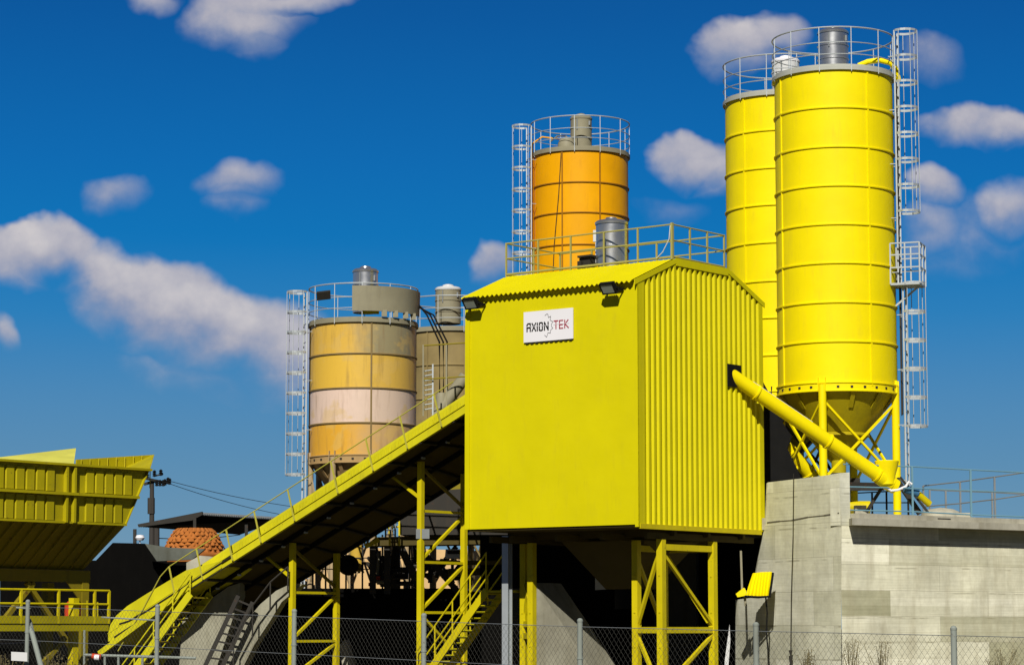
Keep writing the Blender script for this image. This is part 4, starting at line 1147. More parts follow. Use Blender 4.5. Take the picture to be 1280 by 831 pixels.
# parapet return
q0 = f1p(1045, 592.5)
M = MB()
zpt = f1p(1050, 592).z
e0_ = V(K0.x, K0.y); e1_ = e0_ + D2 * .34
M.hexa([V(e0_.x, e0_.y, zc0 - .3), V(e1_.x, e1_.y, zc0 - .3), V(e1_.x, e1_.y, zc0 - .3) - n2 * .35, V(e0_.x, e0_.y, zc0 - .3) - n2 * .35,
        V(e0_.x, e0_.y, zpt), V(e1_.x, e1_.y, zpt + .05), V(e1_.x, e1_.y, zpt + .05) - n2 * .35, V(e0_.x, e0_.y, zpt) - n2 * .35])
M.build('parapet_end', CONC2, BK)
M = MB(); LE = 16
fw_ = lambda s, z, d=0: V(K0.x, K0.y) + D2 * s - n2 * d + ZU * z
M.hexa([fw_(0.002, 0), fw_(LE, 0), fw_(LE, 0, 8), V(K0.x + 1.2, K0.y + 8, 0), fw_(0.002, zc0 - .3), fw_(LE, zc0 - .3), fw_(LE, zc0 - .3, 8), V(K0.x + 1.2, K0.y + 8, zc0 - .3)])
M.build('long_wall', CONC, BK)
M = MB()
M.prism([fw_(-.02, zc0 - .296, 0), fw_(LE, zc0 - .296, 0), fw_(LE, zc0 - .02, 0), fw_(.35, zc0 + .02, .0)][:0] or
        [fw_(.0, zc0 - .298, -.42), fw_(LE, zc0 - .298, -.42), fw_(LE, zc0 - .298, 8), fw_(.36, zc0 - .298, 8), fw_(.36, zc0 - .298, .1)], ZU * .17)
M.build('slab_edge', CONCP, BK)
M = MB()
M.prism([fw_(.36, zc0 - .126, -.30), fw_(LE, zc0 - .126, -.30), fw_(LE, zc0 - .126, 7.9), fw_(.36, zc0 - .126, 7.9)], ZU * .13)
M.build('deck_slab', CONCP, BK)
M = MB()
for x in (1187, 1216): pass
p = f2p(1165, 649); M.box(p + n2 * .43, (.45, .02, .03), D2, n2); M.build('rebar_stub', DKSTEEL, BK)
# vertical pour joint groove + drips handled in the material
DZ = zc0 + .01

# black sheet that stands for the shade between tower and bunker
o = block('gap_shade_sheet', DARK, [(925, 590, 74.5), (962, 590, 74.5), (962, 980, 74.5), (925, 980, 74.5)], V(0, .5, 0), 'black sheet for the shaded gap between the tower and the concrete bunker')

# screw conveyors
def screw(name, p0, p1, r, label, mat):
    r_ = thing(name, label, 'screw conveyor', p1, 'screw conveyor tubes at the yellow silos')
    d = (p1 - p0).normalized()
    M = MB(); M.tube(p0, p1, r, 28); M.build('tube', mat, r_)
    for f in (.17, .62, .93, .999): 
        c = p0.lerp(p1, f); MB().tube(c - d * .02, c + d * .02, r + .03, 28).build('flange', mat, r_)
    M = MB(); M.beam(p0.lerp(p1, .15) + ZU * (r + .03), p0.lerp(p1, .52) + ZU * (r + .03), .05, .02)
    M.build('top_conduit', OFFW, r_)
    return r_, d
s0 = P(911, 467, 65.35); s1 = P(1110, 602, 66.9)
sc1, dd = screw('screw_conveyor', s0, s1, .185, 'long yellow screw conveyor tube slanting from the tower wall down to the silo foot', YSTEEL if False else YSILO)
M = MB()
ct_ = s1 - dd * .1
M.lathe(V(ct_.x + .05, ct_.y, 0), [(.30, ct_.z + .50), (.32, ct_.z + .48), (.28, ct_.z + .3), (.22, ct_.z + .1), (.22, ct_.z - .12)], 24); M.build('inlet_funnel', YSILO, sc1)
M = MB(); M.tube(s1 - dd * .3, s1 + dd * .1, .215, 24); M.tube(s1 + dd * .1, s1 + dd * .25, .2, 20); M.build('end_bearing', YSILO, sc1)
M = MB(); M.tube(s1 + dd * .45 + V(.1, 0, .05), s1 + dd * .75 + V(.2, 0, .1), .11, 16); M.build('gear_motor', BLUE, sc1)
M = MB(); M.tube(s1 + dd * .78 + V(.2, 0, .08), s1 + dd * 1.15 + V(.2, 0, .02), .09, 14); M.build('motor_end', YSTEEL, sc1)
M = MB()
fx = lambda x, y, Y: P(x, y, Y)
M.beam(fx(1108, 600, 67.4), fx(1083, 640, 67.4), .12, .08); M.beam(fx(1120, 598, 67.6), fx(1150, 642, 67.6), .22, .12); M.beam(fx(1125, 596, 68.0), fx(1160, 640, 68.0), .06, .06)
M.build('support_strut', DKSTEEL, sc1)
M = MB(); M.path([fx(1086, 577, 66.9), fx(1090, 582, 66.8), fx(1096, 596, 66.8), fx(1104, 606, 66.8), fx(1114, 613, 66.8), fx(1122, 612, 66.8), fx(1132, 608, 66.9), fx(1136, 602, 66.9), fx(1140, 605, 66.9)], .035, 8)
M.build('white_hose', WHITE, sc1)
s2 = P(940, 512, 70.2); s3 = P(1016, 596, 71.2)
screw('screw_conveyor', s2, s3, .19, 'shorter yellow screw conveyor tube slanting behind the front silo leg', YSILO)
# pieces on the deck under the cones
o = thing('slide_gate', 'dark dosing gate and yellow motor under the cone of the near yellow silo', 'machine', V(cA.x, cA.y, DZ))
M = MB(); zc_ = zb - 2.25
M.lathe(V(cA.x, cA.y), [(.28, zc_), (.28, zc_ - .12)], 20); M.box(V(cA.x + .1, cA.y, zc_ - .2), (.9, .4, .12)); M.beam(V(cA.x - .9, cA.y - .2, zc_ - .4), V(cA.x + 1.2, cA.y - .2, zc_ - .4), .12, .16)
M.tube(V(cA.x, cA.y, zc_ - .1), V(cA.x, cA.y, DZ), .17, 14); M.build('gate_body', DKSTEEL, o)
M = MB(); M.tube(V(cA.x + .15, cA.y - .6, zc_ - .95), V(cA.x + .75, cA.y - .6, zc_ - .95), .17, 14); M.build('motor', YSTEEL, o)
o = thing('dosing_machinery', 'dark pipes and valves under the half hidden yellow silo', 'machine', V(cB.x - .5, cB.y - 1, DZ))
M = MB(); rnd = random.Random(3)
for k in range(16):
    a = V(cB.x - 1.3 + rnd.random() * 2.2, cB.y - 1.5 + rnd.random(), DZ + rnd.random() * .7)
    d_ = rnd.choice([V(.8, 0, 0), V(0, 0, .7), V(.5, .2, .3), V(.7, 0, -.2)])
    M.tube(a, a + d_ * (.5 + rnd.random()), .05 + rnd.random() * .08, 10)
M.lathe(V(cB.x - .5, cB.y - 1.2, DZ), [(.36, 0), (.36, .5), (.25, .62), (.001, .64)], 20)
M.box(V(cB.x - 1.0, cB.y - 1, DZ + .6), (1.1, .5, .5))
M.build('pipework', DKSTEEL, o)
M = MB(); M.prism([P(x, y, 69.2) for x, y in ((950, 470), (962, 492), (972, 500), (985, 512), (978, 528), (990, 545), (984, 560), (996, 585), (1004, 602), (1004, 612), (950, 612))], V(.05, .35, 0))
M.build('shade_mass', BLACK, o)  # black cut-out standing for machinery lost in shade
M = MB(); M.box(V(cB.x + .3, cB.y - 1.3, DZ + .9), (.3, .2, .2)); M.tube(V(cB.x - .2, cB.y - 1.5, DZ + .5), V(cB.x + .1, cB.y - 1.5, DZ + .5), .1, 12); M.build('valve', GALV, o)

# deck railings
def railing(name, label, pts, h, mat, rails, npost, group, r=.03):
    r_ = thing(name, label, 'railing', pts[0], group)
    M = MB()
    for f in rails:
        for k in range(len(pts) - 1): M.tube(pts[k] + ZU * h * f, pts[k + 1] + ZU * h * f, r, 6)
    M.build('rail', mat, r_)
    for k in range(len(pts) - 1):
        for i in range(npost[k] + 1):
            if k and i == 0: continue
            p = pts[k].lerp(pts[k + 1], i / npost[k]); MB().beam(p, p + ZU * h, .055, .055).build('rail_post', mat, r_)
BGALV = paint('blue_grey_rail_paint', (.13, .26, .33), .5, .3, wav=0)
pa_ = P(1140, 646, 66.8); pb_ = P(1285, 651, 66.8 + 3.0 * .73)
pa_.z = DZ; pb_.z = DZ
hr = zat(1213, 586, 68.4) - DZ
railing('deck_railing', 'tall blue grey railing along the front edge of the concrete deck', [pa_, P(1213, 645, 68.2) * 1, pb_ + (pb_ - pa_) * .6], 1, BGALV, (), [1, 1], 'railings on the concrete deck') if False else None
def drail(label, pix, zr_list, mat, gname='railings on the concrete deck', r=.02):
    pix = [(1054 if x < 0 else x, Y) for x, Y in pix]
    base = [V(P(x, 640, Y).x, Y, DZ) for x, Y in pix]
    r_ = thing('deck_railing', label, 'railing', base[0], gname)
    M = MB()
    for ys in zr_list:
        q = [P(x, y, Y) for (x, Y), y in zip(pix, ys)]
        for k in range(len(q) - 1): M.tube(q[k], q[k + 1], r, 6)
    M.build('rail', mat, r_)
    for (x, Y), y in zip(pix, zr_list[0]):
        if 1055 <= x <= 1300:
            t = P(x, y, Y); MB().beam(V(t.x, t.y, DZ), t, .05, .05).build('rail_post', mat, r_)
drail('tall blue grey railing along the near edge of the concrete deck', [(-5, 66.5), (1140, 66.9), (1213, 67.3), (1290, 67.7)], [(580, 583, 587, 591), (608, 610, 613, 616), (637, 639, 643, 646)], BGALV)
drail('grey railing running diagonally away across the concrete deck', [(1154, 72), (1200, 71.2), (1243, 70.4), (1290, 69.8)], [(607, 602, 596, 589), (633, 629, 624, 617)], GALVD)
drail('low dark railing behind the foot of the near yellow silo', [(1070, 73), (1090, 73), (1108, 73), (1135, 73)], [(616, 615, 614, 612), (628, 628, 628, 628)], DKSTEEL)
drail('grey railing on the far side of the deck behind the beige lid', [(1162, 75), (1182, 75), (1240, 75), (1290, 75)], [(612, 613, 615, 618)], GALVD)
# beige lid / mound
M = MB(); p = P(1176, 646, 69.5); M.lathe(V(p.x, p.y, DZ), [(.55, 0), (.55, .16), (.50, .3), (.34, .37), (.001, .42)], 32)
M.box(V(p.x + .2, p.y, DZ + .13), (1.1, .8, .26))
tag(M.build('tank_lid', GBEIGE if False else CONCP), 'beige domed tank lid on the concrete deck', 'tank lid')
M = MB(); M.box(V(P(1078, 640, 68).x - .06, 68, DZ + .2), (.3, .3, .4)); tag(M.build('concrete_plinth', CONCP), 'small grey concrete plinth at the parapet end beside the silo foot', 'plinth')
# leg feet of bright yellow in front
# hanging rope with hook
p0 = f1p(996, 592) + n1 * .10; p1 = f1p(994, 812) + n1 * .14
M = MB(); M.path([p0, p0.lerp(p1, .35) + V(.01, 0, 0), p0.lerp(p1, .7) - V(.01, 0, 0), p1], .010, 5)
M.tube(p1, p1 - ZU * .14, .05, 8, .02); M.tube(p1 - ZU * .14, p1 - ZU * .4, .055, 8, .02)
tag(M.build('hanging_rope', DKSTEEL), 'thin rope with a weight hanging down the face of the concrete wall', 'rope')
M = MB(); q0 = P(957, 745, 65.15); M.path([q0, P(959, 765, 65.15), P(958, 790, 65.15), P(960, 812, 65.15), P(960, 850, 65.15)], .022, 6)
tag(M.build('hanging_cable', BLACK), 'black cable hanging below the yellow tarpaulin', 'cable')
# tarpaulin
TP = thing('tarpaulin_cover', 'small yellow pleated tarpaulin cover on a bracket beside the bunker wall', 'tarpaulin', P(945, 745, 64.95))
top = [(941, 716), (952, 714.5), (965, 714)]; bot = [(932, 744), (948, 745), (961, 744)]
M = MB(); n = 28
for i in range(n + 1):
    f = i / n
    def ip(l, f): 
        k = min(int(f * 2), 1); g_ = f * 2 - k; return (l[k][0] + (l[k + 1][0] - l[k][0]) * g_, l[k][1] + (l[k + 1][1] - l[k][1]) * g_)
    a = ip(top, f); b_ = ip(bot, f); h = .035 * math.cos(f * 2 * math.pi * 7)
    M.v += [P(a[0], a[1], 65.25 + h * .5), P((a[0] + b_[0]) / 2, (a[1] + b_[1]) / 2 - 1, 65.00 + h), P(b_[0], b_[1], 64.90 + h * .4)]
for i in range(n):
    o_ = 3 * i; M.f += [(o_, o_ + 3, o_ + 4, o_ + 1), (o_ + 1, o_ + 4, o_ + 5, o_ + 2)]
M.build('pleated_sheet', YSILO, TP)
M = MB(); M.path([P(931, 745, 64.85), P(948, 746, 64.85), P(962, 745, 64.85), P(966, 716, 65.25)], .035, 6); M.build('black_hem', BLACK, TP)
M = MB(); M.prism([P(920, 742, 64.95), P(930, 734, 64.95), P(933, 738, 64.95), P(932, 744, 64.95), P(922, 746, 64.95)], V(0, .2, 0)); M.build('folded_corner', YSILO, TP)
M = MB(); M.beam(P(926, 688, 65.15), P(927.5, 737, 65.15), .05, .05); M.beam(P(930, 735, 65.15), P(932, 757, 65.15), .06, .06); M.beam(P(927, 740, 65.15), P(962, 742, 65.35), .05, .05); M.build('bracket', GBEIGE, TP)
M = MB(); M.prism([P(905, 832, 67), P(912, 780, 67), P(913, 800, 67), P(909, 850, 67)], V(0, .05, 0)); tag(M.build('plastic_strip', OFFW), 'thin pale strip hanging in the dark gap beside the tower leg', 'strip')

# ------------------------------------------------------------------ older plant seen between conveyor and tower
block('cream_building', CREAM, [(365, 704, 97), (400, 686, 97), (470, 684, 97), (600, 688, 97), (600, 800, 97), (365, 800, 97)], V(0, 4, 0), 'cream rendered building seen under the conveyor', 'building')
OP = thing('old_mixer_platform', 'dark shaded mixing platform with yellow railings left of the tower', 'machine', P(540, 745, 72.6))
M = MB(); M.prism([P(455, 682, 74.6), P(470, 671, 74.6), P(640, 667, 74.6), P(640, 679, 74.6)], V(.2, 1.2, 0)); M.build('platform_beam', BROWN, OP)  # yellow beam coloured brown to carry its shade
M = MB(); c = P(545, 640, 76)
M.prism([P(500, 668, 74.4), P(497, 640, 74.4), P(508, 624, 74.4), P(525, 618, 74.4), P(560, 612, 74.4), P(640, 606, 74.4), P(640, 668, 74.4)], V(.1, 1.8, 0)); M.build('mixer_housing', DKSTEEL, OP)
M = MB(); M.prism([P(550, 601, 75.5), P(562, 594, 75.5), P(640, 588, 75.5), P(640, 615, 75.5), P(556, 617, 75.5)], V(.1, 1.0, 0)); M.build('upper_guard', YDULL, OP)
M = MB()
for y in (650, 660): M.tube(P(455, y, 74.2), P(500, y - 2, 74.2), .03, 6)
M.beam(P(457, 683, 74.1), P(474, 674, 74.1), .08, .12)
for x in (456, 470, 487, 499): M.beam(P(x, 682, 74.2), P(x, 648, 74.2), .05, .05)
M.build('yellow_railing', YSTEEL, OP)
M = MB()
for x in (482, 488, 494):
    M.beam(P(x, 672, 74), P(x, 630, 74), .05, .05)
for k in range(7): M.beam(P(482, 668 - 6 * k, 74), P(494, 668 - 6 * k, 74), .03, .03)
M.build('ladder', GALVD, OP)
M = MB(); M.tube(P(472, 652, 75), P(484, 640, 75), .16, 14); M.build('elbow_pipe', paint('tan_pipe', (.42, .28, .15), .6, .5), OP)
for x0_, x1_ in ((466, 466), (484, 484), (500, 530), (520, 575)):
    MB().beam(P(x0_, 680, 74.8), P(x1_, 742, 74.8), .18, .18, V(0, 1)).build('leg', DKSTEEL, OP)
CN2 = thing('cement_pipe', 'upright ochre pipe with splayed foot in front of the cream building', 'pipe', P(446, 735, 75.4))
M = MB(); M.tube(P(446, 714, 75.4), P(446, 668, 75.4), .20, 20); M.lathe(P(446, 664, 75.4), [(.2, -.1), (.19, .05), (.1, .12), (.001, .14)], 20); M.build('pipe', paint('ochre_pipe', (.55, .36, .05), .55, .4), CN2)
M = MB()
for dx in (-6, -2, 3, 8): M.beam(P(446 + dx * .4, 700, 75.3), P(446 + dx, 716, 75.3), .07, .07)
M.build('foot', GBEIGE, CN2)
M = MB(); p = P(435.5, 706, 75.0); M.tube(p - V(0, .18, 0), p + V(0, .18, 0), .30, 24); M.tube(p - V(.0, .24, 0), p + V(0, .24, 0), .12, 16)
tag(M.build('cable_drum', BLACK), 'black round drum beside the ochre pipe', 'drum')
M = MB()
for x in (391, 407, 432.5, 453, 478, 512): M.beam(P(x, 735, 75.2), P(x, 668 if x > 400 else 690, 75.2), .05, .05)
M.beam(P(420.5, 735, 75), P(420.5, 681, 75), .2, .2)
for y in (697, 711): M.beam(P(385, y, 75.2), P(520, y, 75.2), .03, .03)
M.beam(P(515, 700, 75.2), P(568, 700, 75.2), .03, .03); M.beam(P(515, 716, 75.2), P(568, 717, 75.2), .03, .03)
rs = random.Random(5)
tag(M.build('scaffold_railing', DKSTEEL), 'thin dark scaffold railing in front of the cream building', 'railing')
o = thing('pump_set', 'cluster of dark pumps and pipes on the shaded retaining wall', 'machine', P(480, 735, 75.6))
M = MB()
for k in range(46):
    x = 455 + rs.random() * 112; y = 700 + rs.random() * 34; p = P(x, y, 75.3 + rs.random() * .5)
    d_ = rs.choice([V(.4, 0, 0), V(0, 0, .4), V(.25, 0, .3), V(-.25, 0, .35), V(.1, .3, 0)])
    M.tube(p, p + d_ * (.5 + rs.random()), .03 + .05 * rs.random(), 8)
for x, y, s_ in ((478, 705, .5), (500, 716, .35), (545, 712, .3)): M.box(P(x, y, 75.8), (s_ * 1.4, .4, s_))
M.prism([P(491, 683, 75.6), P(500, 683, 75.6), P(500, 735, 75.6), P(483, 735, 75.6)], V(0, .3, 0))
M.beam(P(499, 684, 75.2), P(522, 735, 75.2), .2, .12)
M.build('pump_body', DKSTEEL, o)
M = MB()
for x, y in ((472, 722), (477, 727), (464, 730)): M.box(P(x, y, 75.2), (.16, .1, .1))
M.build('red_fitting', REDP, o)
M = MB(); p = P(472, 718, 75.1); M.tube(p, P(473, 690, 75.1), .04, 8); M.tube(P(466, 726, 75.1), P(484, 728, 75.1), .05, 8); M.build('pale_pipe', GBEIGE, o)
# white van like cabin
o = thing('white_cabin', 'small white cabin roof with dark slatted window right of the tall trestle', 'cabin', P(569, 700, 74.0))
M = MB(); M.prism([P(556, 697, 74), P(557, 686, 74), P(577, 686, 74), P(584, 691, 74), P(583, 698, 74)], V(0, .8, 0)); M.build('body', OFFW, o)
M = MB()
M.prism([P(559, 692, 73.97), P(559, 687.5, 73.97), P(576, 687.5, 73.97), P(577, 692, 73.97)], V(0, .02, 0)); M.build('window', DKSTEEL, o)
M = MB(); M.beam(P(528, 703, 73), P(640, 703, 73), .3, .12); M.beam(P(560, 716, 73.4), P(640, 712, 73.4), .4, .2); tag(M.build('shaded_ledge', BROWN), 'dark horizontal ledge under the white cabin', 'ledge')
M = MB(); M.box(P(528.5, 667, 69.2), (.36, .12, .26)); tag(M.build('junction_box', GALVD), 'small grey junction box on the tall trestle post', 'box')
# thin walkway rails left of the tower above the conveyor
WR = thing('tower_side_railing', 'pale railing standing above the conveyor against the tower left side', 'railing', K(.9, 2.9, 0))
M = MB()
for y0_, y1_ in ((432, 428), (474, 470)): M.tube(P(529, y0_, 69), P(590, y1_, 69), .022, 6)
M.build('rail', YDULL, WR)
for x in (529, 558):
    MB().beam(P(x, 520, 69), P(x, 431, 69), .04, .04).build('rail_post', GBEIGE, WR)
M = MB()
for k in range(9): M.tube(P(530, 512 - k * 6, 69.1), P(541, 510 - k * 6, 69.1), .018, 5)
M.beam(P(541, 520, 69.1), P(541, 455, 69.1), .04, .04)
M.build('rungs', GALV, WR)
M = MB(); M.tube(P(545, 520, 70.5), P(582, 470, 70.5), .17, 16); M.lathe(P(552, 500, 70.5), [(.16, -.3), (.16, .1), (.12, .2), (.001, .22)], 16)
tag(M.build('slanted_grey_tube', GBEIGE), 'slanted grey tube behind the conveyor rail beside the tower', 'tube')

# ------------------------------------------------------------------ chain link fence
FN = thing('chain_link_fence', 'chain link fence with galvanised posts crossing the foreground', 'fence', P(640, 960, 27))
fpx = [(-160, 748, 36), (35, 752, 34.5), (197, 758, 33), (368, 764, 31.3), (530, 769.5, 29.7), (725, 776, 28), (945, 781, 26.3), (1192, 786, 24.6), (1460, 792, 23)]
tops = [P(x, y, Y) for x, y, Y in fpx]
GP = paint('weathered_fence_post', (.25, .28, .25), .6, .7, (.15, .14, .1), rust=.3, wav=.1)
for (x, y, Y), t in zip(fpx, tops):
    if x < -100 or x > 1300: continue
    M = MB(); M.tube(V(t.x, t.y, 0), t, .03, 12); M.lathe(t, [(.032, -.01), (.034, .01), (.02, .03), (.001, .035)], 12)
    for h in (.4, .9): M.tube(t - ZU * h - ZU * .01, t - ZU * h + ZU * .01, .036, 10)
    M.build('post', GP, FN)
WIRE = paint('dull_wire', (.055, .055, .048), .6, .3, wav=0, metal=.3)
M = MB(); Hf = 1.7; dp = .066; wr = .0013
mtop = [t - ZU * .06 for t in tops]
for k in range(len(tops) - 1):
    a, b_ = mtop[k], mtop[k + 1]; L = (b_ - a).length; d = (b_ - a) / L; n_ = int(L / dp)
    nx = V(d.y, -d.x)
    hv = .8
    for i in range(-int(hv / dp), n_ + int(hv / dp) + 1):
        for sgn in (-1, 1):
            # wire from top line going down at 50 degrees, clipped to the bay
            x0 = i * dp; x1 = x0 + sgn * hv * .8
            t0, t1 = 0.0, 1.0
            lo, hi = min(x0, x1), max(x0, x1)
            if hi <= 0 or lo >= L: continue
            if x1 != x0:
                ta = (0 - x0) / (x1 - x0); tb = (L - x0) / (x1 - x0)
                if ta > tb: ta, tb = tb, ta
                t0, t1 = max(0, ta), min(1, tb)
            if t1 <= t0: continue
            p = a + d * (x0 + (x1 - x0) * t0) - ZU * hv * t0 + nx * .003 * sgn; q = a + d * (x0 + (x1 - x0) * t1) - ZU * hv * t1 + nx * .003 * sgn
            M.tube(p, q, wr, 3, cap=False)
M.build('wire_mesh', WIRE, FN)
M = MB()
for dz_ in (0.0, -.45): 
    for k in range(len(tops) - 1): M.tube(mtop[k] + ZU * dz_, mtop[k + 1] + ZU * dz_, .0035, 5)
M.build('tension_wire', GALVD, FN)
# strut post near the left and the sign on it
M = MB(); a = P(36, 775, 34.6); M.tube(a, P(56, 850, 34.0), .035, 10); M.tube(P(20, 759, 34.5), P(38, 760, 34.5), .012, 6); M.build('strut', GP, FN)
M = MB(); M.prism([P(14, 814, 34.3), P(34, 815, 34.3), P(34, 826, 34.3), P(14, 825, 34.3)], V(0, .01, 0)); tag(M.build('fence_plate', OFFW), 'small blank white plate wired to the fence at the far left', 'plate')
# barrier rail with red mark, galvanised low rail at left
BR = thing('low_barrier_rail', 'thin grey low rail with a red and white end left of the conveyor foot', 'barrier', P(160, 831, 45))
M = MB(); M.tube(P(105, 818, 45), P(245, 822, 45), .025, 8)
for x in (131, 148, 178): M.tube(P(x, 870, 45), P(x, 820, 45), .022, 8)
M.tube(P(105, 870, 45), P(105.5, 787, 45), .02, 6); M.tube(P(127, 771, 45), P(197, 775, 45), .015, 6)
M.build('rail', GP, BR)
M = MB(); M.tube(P(115, 819.5, 44.95), P(126, 820.5, 44.95), .05, 10); M.build('red_end', REDP, BR)
M = MB(); M.tube(P(118, 821, 44.9), P(124, 821.4, 44.9), .052, 10); M.build('white_band', WHITE, BR)
# belt under the bins
M = MB(); M.beam(P(-40, 812, 60), P(112, 806, 64), .5, .25); M.tube(P(70, 835, 60), P(100, 815, 60), .12, 10)
tag(M.build('weigh_belt', BLACK), 'dark weigh belt under the walkway of the aggregate bin', 'belt')

# weeds at the foot of the wall and by the fence
WEED = paint('dry_weed_stems', (.16, .13, .055), .8, .3, wav=0)
WEEDG = paint('green_weed_leaves', (.07, .09, .02), .8, .3, wav=0)
def weed(x, ytop, Y, h, seed, label, mat, spread=.3, grp=None):
    rd = random.Random(seed); base = P(x, ytop, Y); base.z -= h
    M = MB()
    for s_ in range(22):
        a = rd.random() * 6.28; l = h * (.55 + .5 * rd.random()); tip = base + V(math.cos(a) * spread * rd.random(), math.sin(a) * spread * .6, l)
        mid = base.lerp(tip, .5) + V(rd.uniform(-.05, .05), 0, .05)
        M.path([base + V(rd.uniform(-.08, .08), 0, 0), mid, tip], .006, 3)
        for k in range(26):
            f = .3 + .7 * rd.random(); p = mid.lerp(tip, f) + V(rd.uniform(-.07, .07), rd.uniform(-.06, .06), rd.uniform(-.06, .06))
            e1_ = V(rd.uniform(-1, 1), rd.uniform(-1, 1), rd.uniform(-.4, 1)).normalized() * rd.uniform(.012, .035); e2_ = V(rd.uniform(-1, 1), rd.uniform(-1, 1), rd.uniform(-1, 1)).normalized() * .012
            M.add([p, p + e1_ * .5 + e2_, p + e1_, p + e1_ * .5 - e2_], [(0, 1, 2, 3)])
    tag(M.build('weed', mat), label, 'weed', grp or 'dry weeds along the fence')
weed(1064, 800, 60, 1.2, 1, 'tall dry weed against the concrete wall below the slab corner', WEED, .4)
weed(1101, 803, 60, 1.2, 2, 'second dry weed to the right of the tallest one on the concrete wall', WEED, .45)
weed(1010, 812, 60, .9, 3, 'low dry weed near the hanging rope weight', WEED, .3)
weed(1250, 812, 60, .9, 4, 'low dry weed near the right edge by the fence', WEED, .6)
weed(8, 812, 40, 1.0, 5, 'scrubby weed at the far left edge behind the fence', WEED, .4)
weed(60, 817, 40, .9, 6, 'scrubby weed left of the walkway leg', WEED, .4)
weed(90, 822, 40, .8, 7, 'scrubby low weed below the walkway end', WEED, .3)

# ------------------------------------------------------------------ ground
gm, nt, b = nodes('dry_ground')
g = coords(nt)
c = ramp(nt, noise(nt, g, .25, 6, .6), [(.3, (.07, .06, .04, 1)), (.7, (.13, .115, .08, 1))])
c = mixc(nt, .5, c, ramp(nt, noise(nt, g, 5, 5, .6), [(.3, (.75, .75, .75, 1)), (.7, (1.1, 1.1, 1.1, 1))]), 'MULTIPLY')
nt.links.new(c, b.inputs['Base Color']); b.inputs['Roughness'].default_value = .95; b.inputs['Specular IOR Level'].default_value = .1
bump(nt, b, noise(nt, g, 9, 4), .4, .05)
M = MB(); M.quad(V(-3000, -500, 0), V(3000, -500, 0), V(3000, 6000, 0), V(-3000, 6000, 0)); struct(M.build('ground', gm))

# ------------------------------------------------------------------ light, sky, camera
SAZ, SEL = 9.0, 37.5     # sun sits behind the camera, this many degrees to the left
sd = V(-math.sin(R(SAZ)) * math.cos(R(SEL)), -math.cos(R(SAZ)) * math.cos(R(SEL)), math.sin(R(SEL)))
li = bpy.data.lights.new('sun', 'SUN'); li.energy = 4.8; li.angle = R(.53); li.color = (1, .95, .86)
lo = bpy.data.objects.new('sun', li); COL.objects.link(lo); lo.rotation_euler = (-sd).to_track_quat('-Z', 'Y').to_euler()

w = bpy.data.worlds.new('World'); scn.world = w; w.use_nodes = True
nt = w.node_tree; nt.nodes.clear()
out = nt.nodes.new('ShaderNodeOutputWorld'); bg = nt.nodes.new('ShaderNodeBackground')
sky = nt.nodes.new('ShaderNodeTexSky'); sky.sky_type = 'NISHITA'; sky.sun_disc = False
sky.sun_elevation = R(SEL); sky.sun_rotation = math.atan2(sd.x, sd.y); sky.air_density = 1.0; sky.dust_density = .3; sky.ozone_density = 3
tc = nt.nodes.new('ShaderNodeTexCoord'); sp_ = nt.nodes.new('ShaderNodeSeparateXYZ'); nt.links.new(tc.outputs['Generated'], sp_.inputs[0])
X, Y_, Z_ = sp_.outputs
ysafe = math_(nt, 'MAXIMUM', Y_, .05)
u = math_(nt, 'DIVIDE', X, ysafe); v = math_(nt, 'DIVIDE', Z_, ysafe)
# sky colour: physical sky blended with a deeper polarised blue by elevation
elev = ramp(nt, Z_, [(0, (.24, .36, .46, 1)), (.03, (.15, .30, .44, 1)), (.062, (.10, .262, .445, 1)), (.088, (.068, .240, .468, 1)), (.12, (.02, .205, .49, 1)), (.15, (.0, .168, .475, 1)), (.18, (.0, .14, .44, 1)), (.236, (.0, .094, .34, 1)), (.34, (.0, .04, .18, 1)), (1, (.0, .02, .10, 1))])
skyc = mixc(nt, 1.0, sky.outputs['Color'], (.1, .1, .1, 1), 'MULTIPLY')
base = mixc(nt, .985, skyc, elev)
base = mixc(nt, 1.0, base, ramp(nt, math_(nt, 'MULTIPLY_ADD', Y_, .5, .5), [(.3, (.35, .35, .38, 1)), (.9, (1, 1, 1, 1))]), 'MULTIPLY')
cmb = nt.nodes.new('ShaderNodeCombineXYZ'); nt.links.new(u, cmb.inputs[0]); nt.links.new(v, cmb.inputs[1])
uv = cmb.outputs[0]
n1_ = noise(nt, uv, 22, 3, .5); n2_ = noise(nt, uv, 60, 5, .55); n4_ = noise(nt, uv, 190, 6, .6, .4)
nw = nt.nodes.new('ShaderNodeTexNoise'); nw.inputs['Scale'].default_value = 30; nw.inputs['Detail'].default_value = 4
nt.links.new(uv, nw.inputs['Vector'])
sw = nt.nodes.new('ShaderNodeSeparateColor'); nt.links.new(nw.outputs['Color'], sw.inputs[0])
uw = math_(nt, 'ADD', u, math_(nt, 'MULTIPLY', math_(nt, 'SUBTRACT', sw.outputs[0], .5), .028))
vw = math_(nt, 'ADD', v, math_(nt, 'MULTIPLY', math_(nt, 'SUBTRACT', sw.outputs[1], .5), .022))
